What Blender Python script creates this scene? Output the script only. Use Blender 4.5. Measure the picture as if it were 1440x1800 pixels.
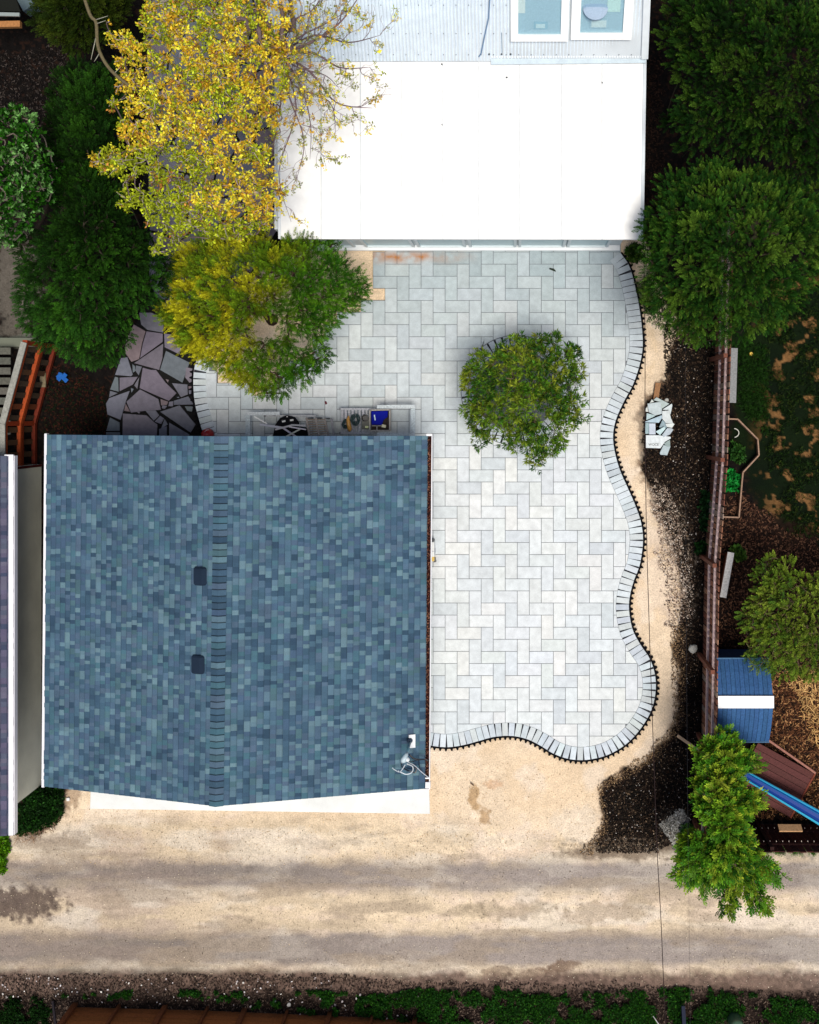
import bpy, math, random
import numpy as np
from mathutils import Vector, Matrix

for _o in list(bpy.data.objects): bpy.data.objects.remove(_o)
scene = bpy.context.scene
COL = scene.collection
random.seed(7)
RNG = np.random.default_rng(11)

# ------------------------------------------------------------------ camera, sky, sun, exposure
S = 70.0            # photograph pixels per metre on the ground
HC = 28.0           # camera height
NX, NY = 905.0, 730.0   # the pixel straight under the lens
CX, CY = (NX-720)/S, (900-NY)/S
cam_data = bpy.data.cameras.new("camera")
cam = bpy.data.objects.new("camera", cam_data); COL.objects.link(cam)
cam.location = (CX, CY, HC); cam.rotation_euler = (0, 0, 0)
cam_data.sensor_fit = 'AUTO'; cam_data.sensor_width = 36.0
cam_data.lens = 36.0*HC*S/1800.0
cam_data.shift_x = -(NX-720)/1800.0
cam_data.shift_y = -(900-NY)/1800.0
cam_data.clip_start = 0.1; cam_data.clip_end = 2000
scene.camera = cam
scene.render.resolution_x = 819; scene.render.resolution_y = 1024

SUN_EL, SUN_AZ = math.radians(76), math.radians(145)   # azimuth from north, clockwise
world = bpy.data.worlds.new("World"); scene.world = world; world.use_nodes = True
wn = world.node_tree; bg = wn.nodes["Background"]
sky = wn.nodes.new("ShaderNodeTexSky"); sky.sky_type = 'NISHITA'; sky.sun_disc = False
sky.sun_elevation = SUN_EL; sky.sun_rotation = SUN_AZ
sky.air_density = 1.0; sky.dust_density = 3.0; sky.ozone_density = 1.0
wn.links.new(sky.outputs[0], bg.inputs[0]); bg.inputs[1].default_value = 0.07
sun_data = bpy.data.lights.new("sun", 'SUN'); sun_data.energy = 2.6; sun_data.angle = math.radians(24)
sun_data.color = (1.0, 0.95, 0.86)
sun = bpy.data.objects.new("sun", sun_data); COL.objects.link(sun)
_d = Vector((math.sin(SUN_AZ)*math.cos(SUN_EL), math.cos(SUN_AZ)*math.cos(SUN_EL), math.sin(SUN_EL)))
sun.rotation_euler = _d.to_track_quat('Z', 'Y').to_euler()
scene.view_settings.view_transform = 'Standard'; scene.view_settings.look = 'None'
scene.view_settings.exposure = 0.48; scene.view_settings.gamma = 1.0
scene.view_settings.use_curve_mapping = False

# ------------------------------------------------------------------ helpers
GAIN = 1.25
def P(px, py, z=0.0):
    k = (1-z/HC)/S
    return (CX+(px-NX)*k, CY-(py-NY)*k, z)
def PV(px, py, z=0.0): return Vector(P(px, py, z))
def A(r, g, b, gain=None):
    g_ = GAIN if gain is None else gain
    f = lambda c: ((c/255.0+0.055)/1.055)**2.4 if c > 10 else c/255.0/12.92
    return tuple(min(0.9, f(c)/g_) for c in (r, g, b))
def jit(c, a, rnd=random):
    k = 1+rnd.uniform(-a, a)
    return tuple(max(0.002, min(0.92, x*k*(1+rnd.uniform(-a, a)*0.25))) for x in c)

def wloc(o):
    v = Vector((0, 0, 0))
    while o is not None:
        v = v+o.location; o = o.parent
    return v
def tag(o, label=None, cat=None, group=None, kind=None):
    if label: o['label'] = label
    if cat: o['category'] = cat
    if group: o['group'] = group
    if kind: o['kind'] = kind
    return o
def thing(name, loc, label, cat, group=None):
    o = bpy.data.objects.new(name, None); COL.objects.link(o)
    o.location = loc; o.empty_display_size = 0.2
    return tag(o, label, cat, group)

class MB:
    def __init__(s): s.v = []; s.f = []; s.c = []
    def add(s, verts, faces, col):
        n = len(s.v); s.v += [tuple(v) for v in verts]
        s.c += [col]*len(verts); s.f += [tuple(i+n for i in f) for f in faces]
    def box(s, c, size, col=(.5, .5, .5), rz=0.0, M=None):
        hx, hy, hz = size[0]/2, size[1]/2, size[2]/2
        pts = [Vector((x*hx, y*hy, z*hz)) for z in (-1, 1) for x, y in ((-1, -1), (1, -1), (1, 1), (-1, 1))]
        R = M if M is not None else Matrix.Rotation(rz, 3, 'Z')
        c = Vector(c)
        s.add([R@p+c for p in pts], [(3, 2, 1, 0), (4, 5, 6, 7), (0, 1, 5, 4), (1, 2, 6, 5), (2, 3, 7, 6), (3, 0, 4, 7)], col)
    def beam(s, a, b, w, h, col=(.5, .5, .5), up=(0, 0, 1)):
        a, b = Vector(a), Vector(b); d = b-a; L = d.length; x = d.normalized()
        u = Vector(up)
        if abs(x.dot(u)) > 0.98: u = Vector((0, 1, 0))
        y = u.cross(x).normalized(); z = x.cross(y)
        s.box((a+b)/2, (L, w, h), col, M=Matrix((x, y, z)).transposed())
    def prism(s, poly, z0, z1, col=(.5, .5, .5), inset=0.0):
        # poly = list of world (x, y); top may carry a small chamfer
        ar = sum(poly[i][0]*poly[(i+1) % len(poly)][1]-poly[(i+1) % len(poly)][0]*poly[i][1] for i in range(len(poly)))
        if ar < 0: poly = poly[::-1]
        n = len(poly)
        cxx = sum(p[0] for p in poly)/n; cyy = sum(p[1] for p in poly)/n
        vs = [(p[0], p[1], z0) for p in poly]
        if inset:
            vs += [(p[0], p[1], z1-inset*0.6) for p in poly]
            t = []
            for p in poly:
                dx, dy = cxx-p[0], cyy-p[1]; L = math.hypot(dx, dy) or 1
                t.append((p[0]+dx/L*inset, p[1]+dy/L*inset, z1))
            vs += t
            fs = [tuple(range(2*n, 3*n))]
            for i in range(n):
                j = (i+1) % n
                fs += [(i, j, n+j, n+i), (n+i, n+j, 2*n+j, 2*n+i)]
        else:
            vs += [(p[0], p[1], z1) for p in poly]
            fs = [tuple(range(n, 2*n))]+[(i, (i+1) % n, n+(i+1) % n, n+i) for i in range(n)]
        fs.append(tuple(reversed(range(n))))
        s.add(vs, fs, col)
    def tube(s, pts, rad, col=(.5, .5, .5), seg=6):
        pts = [Vector(p) for p in pts]
        if not hasattr(rad, '__len__'): rad = [rad]*len(pts)
        vs = []; prev = None
        for i, p in enumerate(pts):
            d = (pts[min(i+1, len(pts)-1)]-pts[max(i-1, 0)])
            if d.length < 1e-9: d = Vector((0, 0, 1))
            d.normalize()
            a = prev if prev is not None else (Vector((1, 0, 0)) if abs(d.x) < .8 else Vector((0, 1, 0)))
            a = (a-d*a.dot(d)); 
            if a.length < 1e-6: a = d.orthogonal()
            a.normalize(); prev = a; b = d.cross(a)
            for k in range(seg):
                t = 2*math.pi*k/seg
                vs.append(p+(a*math.cos(t)+b*math.sin(t))*rad[i])
        fs = []
        for i in range(len(pts)-1):
            for k in range(seg):
                q = (k+1) % seg
                fs.append((i*seg+k, i*seg+q, (i+1)*seg+q, (i+1)*seg+k))
        fs += [tuple(reversed(range(seg))), tuple(range((len(pts)-1)*seg, len(pts)*seg))]
        s.add(vs, fs, col)
    def lathe(s, c, prof, col=(.5, .5, .5), seg=16, cap=True):
        vs = []; c = Vector(c)
        for r, z in prof:
            for k in range(seg):
                t = 2*math.pi*k/seg; vs.append(c+Vector((r*math.cos(t), r*math.sin(t), z)))
        fs = []
        for i in range(len(prof)-1):
            for k in range(seg):
                q = (k+1) % seg; fs.append((i*seg+k, i*seg+q, (i+1)*seg+q, (i+1)*seg+k))
        if cap: fs += [tuple(reversed(range(seg))), tuple(range((len(prof)-1)*seg, len(prof)*seg))]
        s.add(vs, fs, col)
    def build(s, name, mat, parent=None, smooth=False):
        off = wloc(parent) if parent else Vector((0, 0, 0))
        me = bpy.data.meshes.new(name)
        me.from_pydata([(v[0]-off.x, v[1]-off.y, v[2]-off.z) for v in s.v], [], s.f)
        at = me.color_attributes.new("col", 'FLOAT_COLOR', 'POINT')
        buf = np.ones((len(s.v), 4), dtype=np.float32); buf[:, :3] = np.array(s.c, dtype=np.float32).reshape(-1, 3)
        at.data.foreach_set("color", buf.ravel())
        if smooth: me.polygons.foreach_set("use_smooth", [True]*len(me.polygons))
        me.materials.append(mat); me.update()
        o = bpy.data.objects.new(name, me); COL.objects.link(o)
        if parent: o.parent = parent
        return o

def fast_mesh(name, verts, faces_n, cols, mat, parent=None, smooth=False):
    """verts (N,3); polygons are consecutive runs of faces_n vertices"""
    off = wloc(parent) if parent else Vector((0, 0, 0))
    verts = np.asarray(verts, dtype=np.float32)-np.array(off, dtype=np.float32)
    n = len(verts); nf = n//faces_n
    me = bpy.data.meshes.new(name)
    me.vertices.add(n); me.vertices.foreach_set("co", verts.ravel())
    me.loops.add(n); me.loops.foreach_set("vertex_index", np.arange(n, dtype=np.int32))
    me.polygons.add(nf)
    me.polygons.foreach_set("loop_start", np.arange(0, n, faces_n, dtype=np.int32))
    me.polygons.foreach_set("loop_total", np.full(nf, faces_n, dtype=np.int32))
    at = me.color_attributes.new("col", 'FLOAT_COLOR', 'POINT')
    buf = np.ones((n, 4), dtype=np.float32); buf[:, :3] = cols
    at.data.foreach_set("color", buf.ravel())
    me.materials.append(mat); me.update(); me.validate()
    o = bpy.data.objects.new(name, me); COL.objects.link(o)
    if parent: o.parent = parent
    return o

# ---- materials (all procedural): colour attribute times fine noise
def vmat(name, rough=0.8, scale=40.0, amt=0.25, bump=0.0, metal=0.0, transl=0.0, spec=0.3, scale2=None, amt2=0.2, bdist=0.004):
    m = bpy.data.materials.new(name); m.use_nodes = True
    nt = m.node_tree; N = nt.nodes; L = nt.links; b = N["Principled BSDF"]
    b.inputs["Roughness"].default_value = rough; b.inputs["Metallic"].default_value = metal
    b.inputs["Specular IOR Level"].default_value = spec
    at = N.new("ShaderNodeAttribute"); at.attribute_name = "col"
    tc = N.new("ShaderNodeTexCoord")
    colour = at.outputs["Color"]
    def mulnoise(colour, sc, am, detail=4):
        nz = N.new("ShaderNodeTexNoise"); nz.inputs["Scale"].default_value = sc; nz.inputs["Detail"].default_value = detail
        L.new(tc.outputs["Object"], nz.inputs["Vector"])
        mr = N.new("ShaderNodeMapRange"); mr.inputs[1].default_value = 0.3; mr.inputs[2].default_value = 0.7
        mr.inputs[3].default_value = 1-am; mr.inputs[4].default_value = 1+am
        L.new(nz.outputs[0], mr.inputs[0])
        vm = N.new("ShaderNodeVectorMath"); vm.operation = 'SCALE'
        L.new(colour, vm.inputs[0]); L.new(mr.outputs[0], vm.inputs["Scale"])
        return vm.outputs[0], nz
    nz = None
    if amt: colour, nz = mulnoise(colour, scale, amt)
    if scale2: colour, _ = mulnoise(colour, scale2, amt2, 3)
    L.new(colour, b.inputs["Base Color"])
    if bump and nz:
        bp = N.new("ShaderNodeBump"); bp.inputs["Strength"].default_value = bump; bp.inputs["Distance"].default_value = bdist
        L.new(nz.outputs[0], bp.inputs["Height"]); L.new(bp.outputs[0], b.inputs["Normal"])
    if transl:
        tr = N.new("ShaderNodeBsdfTranslucent"); L.new(colour, tr.inputs["Color"])
        mx = N.new("ShaderNodeMixShader"); mx.inputs[0].default_value = transl
        L.new(b.outputs[0], mx.inputs[1]); L.new(tr.outputs[0], mx.inputs[2])
        L.new(mx.outputs[0], N["Material Output"].inputs["Surface"])
    return m

M_ground = vmat("dirt", 0.95, 30, 0.22, 0.8, spec=0.1, scale2=5.0, amt2=0.07, bdist=0.02)
M_stone = vmat("stone", 0.75, 60, 0.10, 0.3, spec=0.3, scale2=9, amt2=0.12)
M_shingle = vmat("asphalt_shingle", 0.9, 220, 0.35, 0.4, spec=0.15, scale2=2.0, amt2=0.12)
M_wood = vmat("wood", 0.75, 25, 0.22, 0.3, spec=0.2, scale2=120, amt2=0.15)
M_paint = vmat("painted_metal", 0.45, 6, 0.05, spec=0.4)
M_galv = vmat("galvanised_metal", 0.42, 5, 0.08, metal=0.0, spec=0.5, scale2=40, amt2=0.06)
M_stucco = vmat("stucco", 0.9, 120, 0.08, 0.3, spec=0.1, scale2=1.2, amt2=0.12)
M_leaf = vmat("foliage", 0.6, 3.0, 0.12, transl=0.15, spec=0.12)
M_needle = vmat("needle_foliage", 0.7, 3.0, 0.15, transl=0.05, spec=0.04)
M_leaf_gloss = vmat("glossy_foliage", 0.32, 3.0, 0.12, transl=0.14, spec=0.4)
M_bark = vmat("bark", 0.9, 40, 0.3, 0.5, spec=0.1)
M_plastic = vmat("plastic", 0.35, 20, 0.06, spec=0.5)
M_rubber = vmat("matte_rubber", 1.0, 20, 0.1, spec=0.0)
M_cloth = vmat("cloth", 0.9, 60, 0.15, 0.3, spec=0.1)
M_chip = vmat("chips", 0.9, 90, 0.2, spec=0.1)

def glass_mat():
    m = bpy.data.materials.new("window_glass"); m.use_nodes = True
    nt = m.node_tree; N = nt.nodes; L = nt.links
    N.remove(N["Principled BSDF"])
    g = N.new("ShaderNodeBsdfGlossy"); g.inputs["Roughness"].default_value = 0.03; g.inputs["Color"].default_value = (.85, .93, 1, 1)
    t = N.new("ShaderNodeBsdfTransparent"); t.inputs["Color"].default_value = (.93, .97, .98, 1)
    mx = N.new("ShaderNodeMixShader"); mx.inputs[0].default_value = 0.07
    L.new(t.outputs[0], mx.inputs[1]); L.new(g.outputs[0], mx.inputs[2]); L.new(mx.outputs[0], N["Material Output"].inputs["Surface"])
    return m
M_glass = glass_mat()

# patio material: paver colours, mottling and the rust stain beside the house
def patio_mat():
    m = vmat("concrete_paver", 0.8, 45, 0.07, 0.2, spec=0.25, scale2=6, amt2=0.09)
    nt = m.node_tree; N = nt.nodes; L = nt.links; b = N["Principled BSDF"]
    src = b.inputs["Base Color"].links[0].from_socket
    tc = N.new("ShaderNodeTexCoord"); sp = N.new("ShaderNodeSeparateXYZ"); L.new(tc.outputs["Object"], sp.inputs[0])
    def mth(op, a, bb=None, c=None):
        n = N.new("ShaderNodeMath"); n.operation = op
        for i, v in enumerate((a, bb, c)):
            if v is None: continue
            if isinstance(v, (int, float)): n.inputs[i].default_value = v
            else: L.new(v, n.inputs[i])
        return n.outputs[0]
    y0 = P(0, 452)[1]; x0 = P(655, 0)[0]; x1 = P(845, 0)[0]
    dy = mth('ABSOLUTE', mth('SUBTRACT', sp.outputs[1], y0))
    fy = mth('SUBTRACT', 1.0, mth('DIVIDE', dy, 0.26)); fy = mth('MAXIMUM', fy, 0.0)
    fx = N.new("ShaderNodeMapRange"); fx.inputs[1].default_value = x1; fx.inputs[2].default_value = x0+0.6
    fx.inputs[3].default_value = 0.0; fx.inputs[4].default_value = 1.0; L.new(sp.outputs[0], fx.inputs[0])
    nz = N.new("ShaderNodeTexNoise"); nz.inputs["Scale"].default_value = 2.6; nz.inputs["Detail"].default_value = 3
    L.new(tc.outputs["Object"], nz.inputs["Vector"])
    k = mth('MULTIPLY', mth('MULTIPLY', mth('POWER', fy, 1.6), fx.outputs[0]), mth('MAXIMUM', mth('MULTIPLY', mth('SUBTRACT', nz.outputs[0], 0.30), 4.5), 0.15))
    k = mth('MINIMUM', k, 0.95)
    mix = N.new("ShaderNodeMix"); mix.data_type = 'RGBA'
    L.new(k, mix.inputs[0]); L.new(src, mix.inputs[6]); mix.inputs[7].default_value = (0.36, 0.13, 0.018, 1)
    L.new(mix.outputs[2], b.inputs["Base Color"])
    return m
M_patio = patio_mat()

# ---- numpy noise / polygon distance
def vnoise(x, y, seed, freq):
    g = np.random.default_rng(seed).random((256, 256))
    x = x*freq; y = y*freq
    xi = np.floor(x).astype(int); yi = np.floor(y).astype(int); fx = x-xi; fy = y-yi
    fx = fx*fx*(3-2*fx); fy = fy*fy*(3-2*fy)
    a = g[xi % 256, yi % 256]; b = g[(xi+1) % 256, yi % 256]; c = g[xi % 256, (yi+1) % 256]; d = g[(xi+1) % 256, (yi+1) % 256]
    return (a*(1-fx)+b*fx)*(1-fy)+(c*(1-fx)+d*fx)*fy
def fbm(x, y, seed, freq, oct=4):
    s = 0; a = 1; t = 0
    for i in range(oct):
        s = s+a*vnoise(x+17.3*i, y-9.1*i, seed+i, freq*2**i); t += a; a *= 0.55
    return s/t
def sdist(px, py, poly):
    """signed distance (positive inside) in the units given"""
    px = np.asarray(px, dtype=np.float64); py = np.asarray(py, dtype=np.float64)
    best = np.full(px.shape, 1e18); ins = np.zeros(px.shape, dtype=bool)
    n = len(poly)
    for i in range(n):
        x1, y1 = poly[i]; x2, y2 = poly[(i+1) % n]
        dx, dy = x2-x1, y2-y1; L = dx*dx+dy*dy+1e-12
        t = np.clip(((px-x1)*dx+(py-y1)*dy)/L, 0, 1)
        best = np.minimum(best, (px-x1-t*dx)**2+(py-y1-t*dy)**2)
        cond = ((y1 > py) != (y2 > py))
        xin = (x2-x1)*(py-y1)/((y2-y1) if y2 != y1 else 1e-9)+x1
        ins ^= cond & (px < xin)
    d = np.sqrt(best)
    return np.where(ins, d, -d)
def sm(x, a, b):
    t = np.clip((x-a)/(b-a), 0, 1); return t*t*(3-2*t)
def catmull(pts, step=4.0, closed=False):
    out = []; n = len(pts)
    rng = range(n if closed else n-1)
    for i in rng:
        p0 = pts[(i-1) % n] if closed or i > 0 else pts[0]; p1 = pts[i]; p2 = pts[(i+1) % n]
        p3 = pts[(i+2) % n] if closed or i+2 < n else pts[-1]
        L = math.hypot(p2[0]-p1[0], p2[1]-p1[1]); k = max(1, int(L/step))
        for j in range(k):
            t = j/k
            out.append(tuple(0.5*((2*p1[a])+(-p0[a]+p2[a])*t+(2*p0[a]-5*p1[a]+4*p2[a]-p3[a])*t*t+(-p0[a]+3*p1[a]-3*p2[a]+p3[a])*t**3) for a in (0, 1)))
    if not closed: out.append(pts[-1])
    return out

# ------------------------------------------------------------------ outlines (photo pixels on the ground plane)
EDGE_R = catmull([(1091, 444.5), (1101.5, 459), (1108, 472), (1114, 492), (1119, 514), (1123, 534), (1128, 570), (1130, 608), (1125, 640), (1113, 676),
    (1097, 706), (1083, 738), (1078, 766), (1081, 794), (1090, 826), (1104, 858), (1117, 888), (1127, 918), (1130.5, 951), (1125, 992), (1115, 1019), (1108, 1045),
    (1106, 1071), (1112, 1105), (1125, 1131), (1142, 1157), (1151, 1183), (1153, 1210), (1148, 1240), (1136, 1266), (1117, 1292), (1095, 1312), (1065, 1328),
    (1031, 1335.5), (1001, 1334), (974, 1325), (949, 1310), (926, 1299), (900, 1293.5), (870, 1295), (843, 1302), (817, 1309), (791, 1313), (768, 1312), (745, 1308)], 3.0)
EDGE_L = catmull([(348, 628), (343, 642), (340.5, 661), (340.5, 684), (343, 709), (348, 730), (354, 751), (364, 780)], 3.0)
PATIO = EDGE_R+[(745, 783), (364, 783)]+EDGE_L[::-1]+[(368, 636), (382, 653), (382, 674), (446, 674), (446, 696), (466, 696), (466, 676), (487, 676), (487, 655), (508, 655), (508, 634), (550, 634),
    (550, 592), (572, 592), (572, 570), (593, 570), (593, 549), (635, 549), (635, 528), (677, 528), (677, 507), (656, 507), (656, 443), (677, 443), (677, 425), (1091, 425)]
SAND = [(1090, 420), (1135, 420), (1150, 470), (1170, 520), (1195, 590), (1180, 625), (1172, 660), (1155, 690), (1130, 715), (1122, 760), (1126, 810), (1140, 860), (1160, 910), (1178, 960), (1200, 1010),
    (1196, 1080), (1190, 1130), (1197, 1190), (1196, 1245), (1182, 1290), (1150, 1325), (1120, 1345), (1062, 1378), (1058, 1395), (1068, 1430), (1060, 1465), (1035, 1498), (1010, 1530), (-60, 1530), (-60, 1490),
    (60, 1450), (110, 1400), (130, 1380), (745, 1380), (745, 760), (350, 760), (350, 620), (400, 500), (560, 420)]
ALLEY = [(-3000, 1465), (40, 1462), (200, 1440), (700, 1440), (1000, 1470), (1060, 1500), (1160, 1498), (1260, 1490), (1460, 1492), (4500, 1500), (4500, 1740), (1440, 1742), (1180, 1728), (1000, 1722), (720, 1725), (560, 1712), (300, 1706), (-3000, 1706)]
YARD = [(1290, 470), (1700, 430), (1700, 960), (1400, 965), (1355, 940), (1330, 870), (1290, 760), (1285, 600)]
CHIPY = [(1330, 1195), (1700, 1150), (1700, 1450), (1430, 1420), (1350, 1340)]
TREERING = (907.0, 686.0)

# ------------------------------------------------------------------ ground: one sheet out to the horizon
def make_ground():
    fine_x = np.arange(-30, 1471, 2.3); fine_y = np.arange(-30, 1831, 2.3)
    far = np.array([40, 100, 200, 400, 800, 1600, 3500, 8000, 20000, 50000.0])
    X = np.concatenate([fine_x[0]-far[::-1], fine_x, fine_x[-1]+far]); Y = np.concatenate([fine_y[0]-far[::-1], fine_y, fine_y[-1]+far])
    gx, gy = np.meshgrid(X, Y, indexing='xy'); px = gx.ravel(); py = gy.ravel()
    w1 = (fbm(px, py, 3, 1/28.0, 4)-0.5); w2 = (fbm(px, py, 33, 1/28.0, 4)-0.5); fine = fbm(px, py, 5, 1/6.0, 3)-0.5
    wx = px+w1*26+fine*8; wy = py+w2*26
    big = fbm(px, py, 9, 1/170.0, 3); mid = fbm(px, py, 21, 1/40.0, 4); sml = fbm(px, py, 41, 1/7.0, 3)
    stre = fbm(px*0.22, py*1.5, 61, 1/22.0, 4)
    C = lambda *c: np.array(A(*c))[None, :]
    # dark bed soil
    col = C(16, 13, 12)*(0.4+1.4*sml[:, None])*np.ones((len(px), 1))
    lf = sm(fbm(px, py, 77, 1/5.0, 2), 0.62, 0.72)[:, None]
    col = col*(1-lf*0.5)+C(54, 34, 24)*lf*0.5
    def over(c, mask): 
        nonlocal col
        col = col*(1-mask[:, None])+c*mask[:, None]
    # lawn behind the fence, with worn tan patches
    ly = sm(sdist(wx, wy, YARD), -8, 10)
    over(C(12, 24, 6)*(0.4+1.2*mid[:, None]), ly)
    sp_ = fbm(px, py, 123, 1/19.0, 3); tanp = sm(sp_+0.2*(sml-0.5), 0.60, 0.66)*ly*sm(px, 1310, 1380)
    over(C(146, 106, 66)*(0.4+1.0*sml[:, None]), tanp*0.75)
    cy_ = sm(sdist(wx, wy, CHIPY), -8, 14)
    over(C(84, 54, 34)*(0.35+1.3*sml[:, None]), cy_)
    over(C(34, 22, 17)*(0.35+1.3*sml[:, None]), sm(sdist(wx, wy, [(1280, 880), (1440, 930), (1440, 1010), (1330, 1060), (1270, 1050)]), -5, 14)*0.9)
    # sand
    sd = sdist(wx, wy, SAND)
    sand = C(230, 208, 180)*(0.84+0.34*mid[:, None])*(0.92+0.16*sml[:, None])
    warm = sm(big, 0.45, 0.62)[:, None]; sand = sand*(1-0.35*warm)+C(226, 196, 158)*0.35*warm
    ms = sm(sd, -2, 5)
    # pale gritty fringe on the right of the sand
    fr = sm(sdist(wx, wy, [(1150, 840), (1190, 860), (1215, 960), (1222, 1050), (1200, 1110), (1165, 1090), (1150, 1000), (1135, 900)]), -14, 12)*sm(sml+mid*0.4, 0.55, 0.78)
    pp_ = sm(fbm(px, py, 161, 1/55.0, 4), .52, .64)[:, None]*.5
    sand = sand*(1-pp_)+C(238, 222, 204)*pp_*(0.93+.14*sml[:, None])
    over(sand, ms)
    over(C(212, 192, 172)*(0.55+0.8*sml[:, None]), fr*.8)
    edge = np.exp(-((sd-1)/7.0)**2)*sm(sml, 0.5, 0.6)*0.7
    over(C(120, 96, 76), edge*(py < 1500)*(px > 760))
    # alley
    al = sm(sdist(wx*0.4+px*0.6, wy*0.5+py*0.5, ALLEY), -22, 16)
    base = C(214, 194, 166)*(0.70+0.60*stre[:, None])*(0.86+0.28*sml[:, None])
    pk_ = sm(mid*.5+stre*.5, .5, .62)[:, None]*.5; base = base*(1-pk_)+C(206, 186, 170)*pk_*(0.8+.4*sml[:, None])
    right = sm(px, 350, 900)*(1-sm(px, 1300, 1800)*.5)
    base = base*(1+0.12*right[:, None])
    def band(yc, w, amp): return np.exp(-((py+w1*16-yc)/w)**2)*amp
    tr = band(1530, 17, 0.95)+band(1556, 15, 0.6)+band(1656, 16, 1.0)+band(1684, 16, 0.85)
    tr = np.clip(tr*(0.6+1.1*stre), 0, 1)
    grey = C(126, 117, 112)*(0.9+0.3*stre[:, None])
    gl = sm(px, 450, 760)*(1-sm(px, 1150, 1500)*0.6)
    grey = grey*(1+0.40*gl[:, None])
    base = base*(1-tr[:, None]*0.95)+grey*tr[:, None]*0.95
    lft = (1-sm(px, 200, 560))*sm(big*0.6+stre*0.6, 0.52, 0.72)
    base = base*(1-0.45*lft[:, None])+C(150, 134, 122)*0.45*lft[:, None]
    sm2 = fbm(px*0.5, py*1.3, 141, 1/60.0, 4); pal_ = sm(sm2, .5, .66)[:, None]*.5*(1-.6*tr[:, None])
    base = base*(1-pal_)+C(222, 212, 198)*pal_*(0.9+.2*sml[:, None])
    dk_ = sm(fbm(px*0.35, py*1.6, 151, 1/36.0, 4), .54, .68)[:, None]*.55
    base = base*(1-dk_)+C(158, 142, 124)*dk_*(0.85+.3*sml[:, None])
    over(base, al)
    # blemishes of their own shape: (px, py, rx, ry, strength, colour)
    for bx, by, rx, ry, k, c in [(836, 1403, 12, 24, .8, (176, 142, 100)), (848, 1440, 10, 13, .75, (170, 136, 96)), (866, 1384, 16, 6, .5, (196, 150, 112)),
            (20, 1588, 95, 30, .9, (92, 78, 72)), (900, 1602, 70, 16, .5, (150, 134, 114)), (820, 1605, 45, 14, .5, (156, 140, 118)), (1060, 1605, 80, 18, .5, (164, 142, 116)),
            (70, 1420, 60, 24, .5, (120, 100, 84)), (90, 1480, 80, 18, .4, (140, 124, 108)), (980, 1702, 46, 7, .8, (120, 98, 82)), (30, 500, 42, 110, .95, (96, 90, 82)), (6, 600, 60, 12, .9, (112, 116, 104)),
            (1186, 1450, 30, 30, .9, (132, 128, 118)), (1310, 1500, 150, 12, .5, (140, 134, 124)), (1090, 1492, 100, 22, .75, (120, 104, 88)), (120, 1400, 26, 20, .6, (150, 122, 98)),
            (870, 1712, 34, 10, .6, (120, 100, 82)), (860, 1560, 90, 8, .4, (160, 150, 142)), (1010, 1450, 40, 30, .35, (235, 222, 205)), (560, 1480, 130, 24, .3, (240, 226, 205)), (1140, 610, 12, 60, .25, (226, 196, 150)),
            (1125, 755, 14, 60, .35, (220, 200, 176)), (880, 1480, 60, 18, .4, (240, 224, 205)), (250, 1540, 160, 8, .35, (140, 126, 118)), (480, 1740, 500, 20, .5, (80, 62, 54)), (950, 1722, 60, 26, .6, (124, 102, 86))]:
        d = np.sqrt(((wx-bx)/rx)**2+((wy-by)/ry)**2)+ (sml-0.5)*0.8
        over(C(*c)*(0.75+0.5*sml[:, None]), (1-sm(d, 0.7, 1.15))*k)
    # leaf-litter verge south of the alley
    vg = sm(py+w1*22+fine*8, 1700, 1722)
    over(C(112, 92, 82)*(0.35+1.25*sml[:, None]), vg*0.95)
    vg2 = sm(py+w1*30+fine*10, 1734, 1760)
    over(C(34, 26, 22)*(0.4+1.3*sml[:, None]), vg2)
    k = (1/S)
    x = CX+(px-NX)*k; y = CY-(py-NY)*k
    z = -0.035+(mid-0.5)*0.05*al+(sml-0.5)*0.025+(big-.5)*0.03
    inp = sdist(px, py, PATIO)
    z = np.where(inp > -6, -0.06, z)
    co = np.stack([x, y, z], 1)
    nx, ny = len(X), len(Y)
    i = np.arange(nx-1)[None, :]+np.arange(ny-1)[:, None]*nx
    f = np.stack([i, i+nx, i+nx+1, i+1], -1).reshape(-1, 4)
    me = bpy.data.meshes.new("ground")
    me.vertices.add(len(co)); me.vertices.foreach_set("co", co.astype(np.float32).ravel())
    me.loops.add(f.size); me.loops.foreach_set("vertex_index", f.astype(np.int32).ravel())
    me.polygons.add(len(f)); me.polygons.foreach_set("loop_start", np.arange(0, f.size, 4, dtype=np.int32)); me.polygons.foreach_set("loop_total", np.full(len(f), 4, dtype=np.int32))
    me.polygons.foreach_set("use_smooth", np.ones(len(f), dtype=bool))
    at = me.color_attributes.new("col", 'FLOAT_COLOR', 'POINT')
    buf = np.ones((len(co), 4), dtype=np.float32); buf[:, :3] = np.clip(col, 0.002, 0.9); at.data.foreach_set("color", buf.ravel())
    me.materials.append(M_ground); me.update()
    o = bpy.data.objects.new("ground", me); COL.objects.link(o); tag(o, kind='structure')
make_ground()

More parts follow.
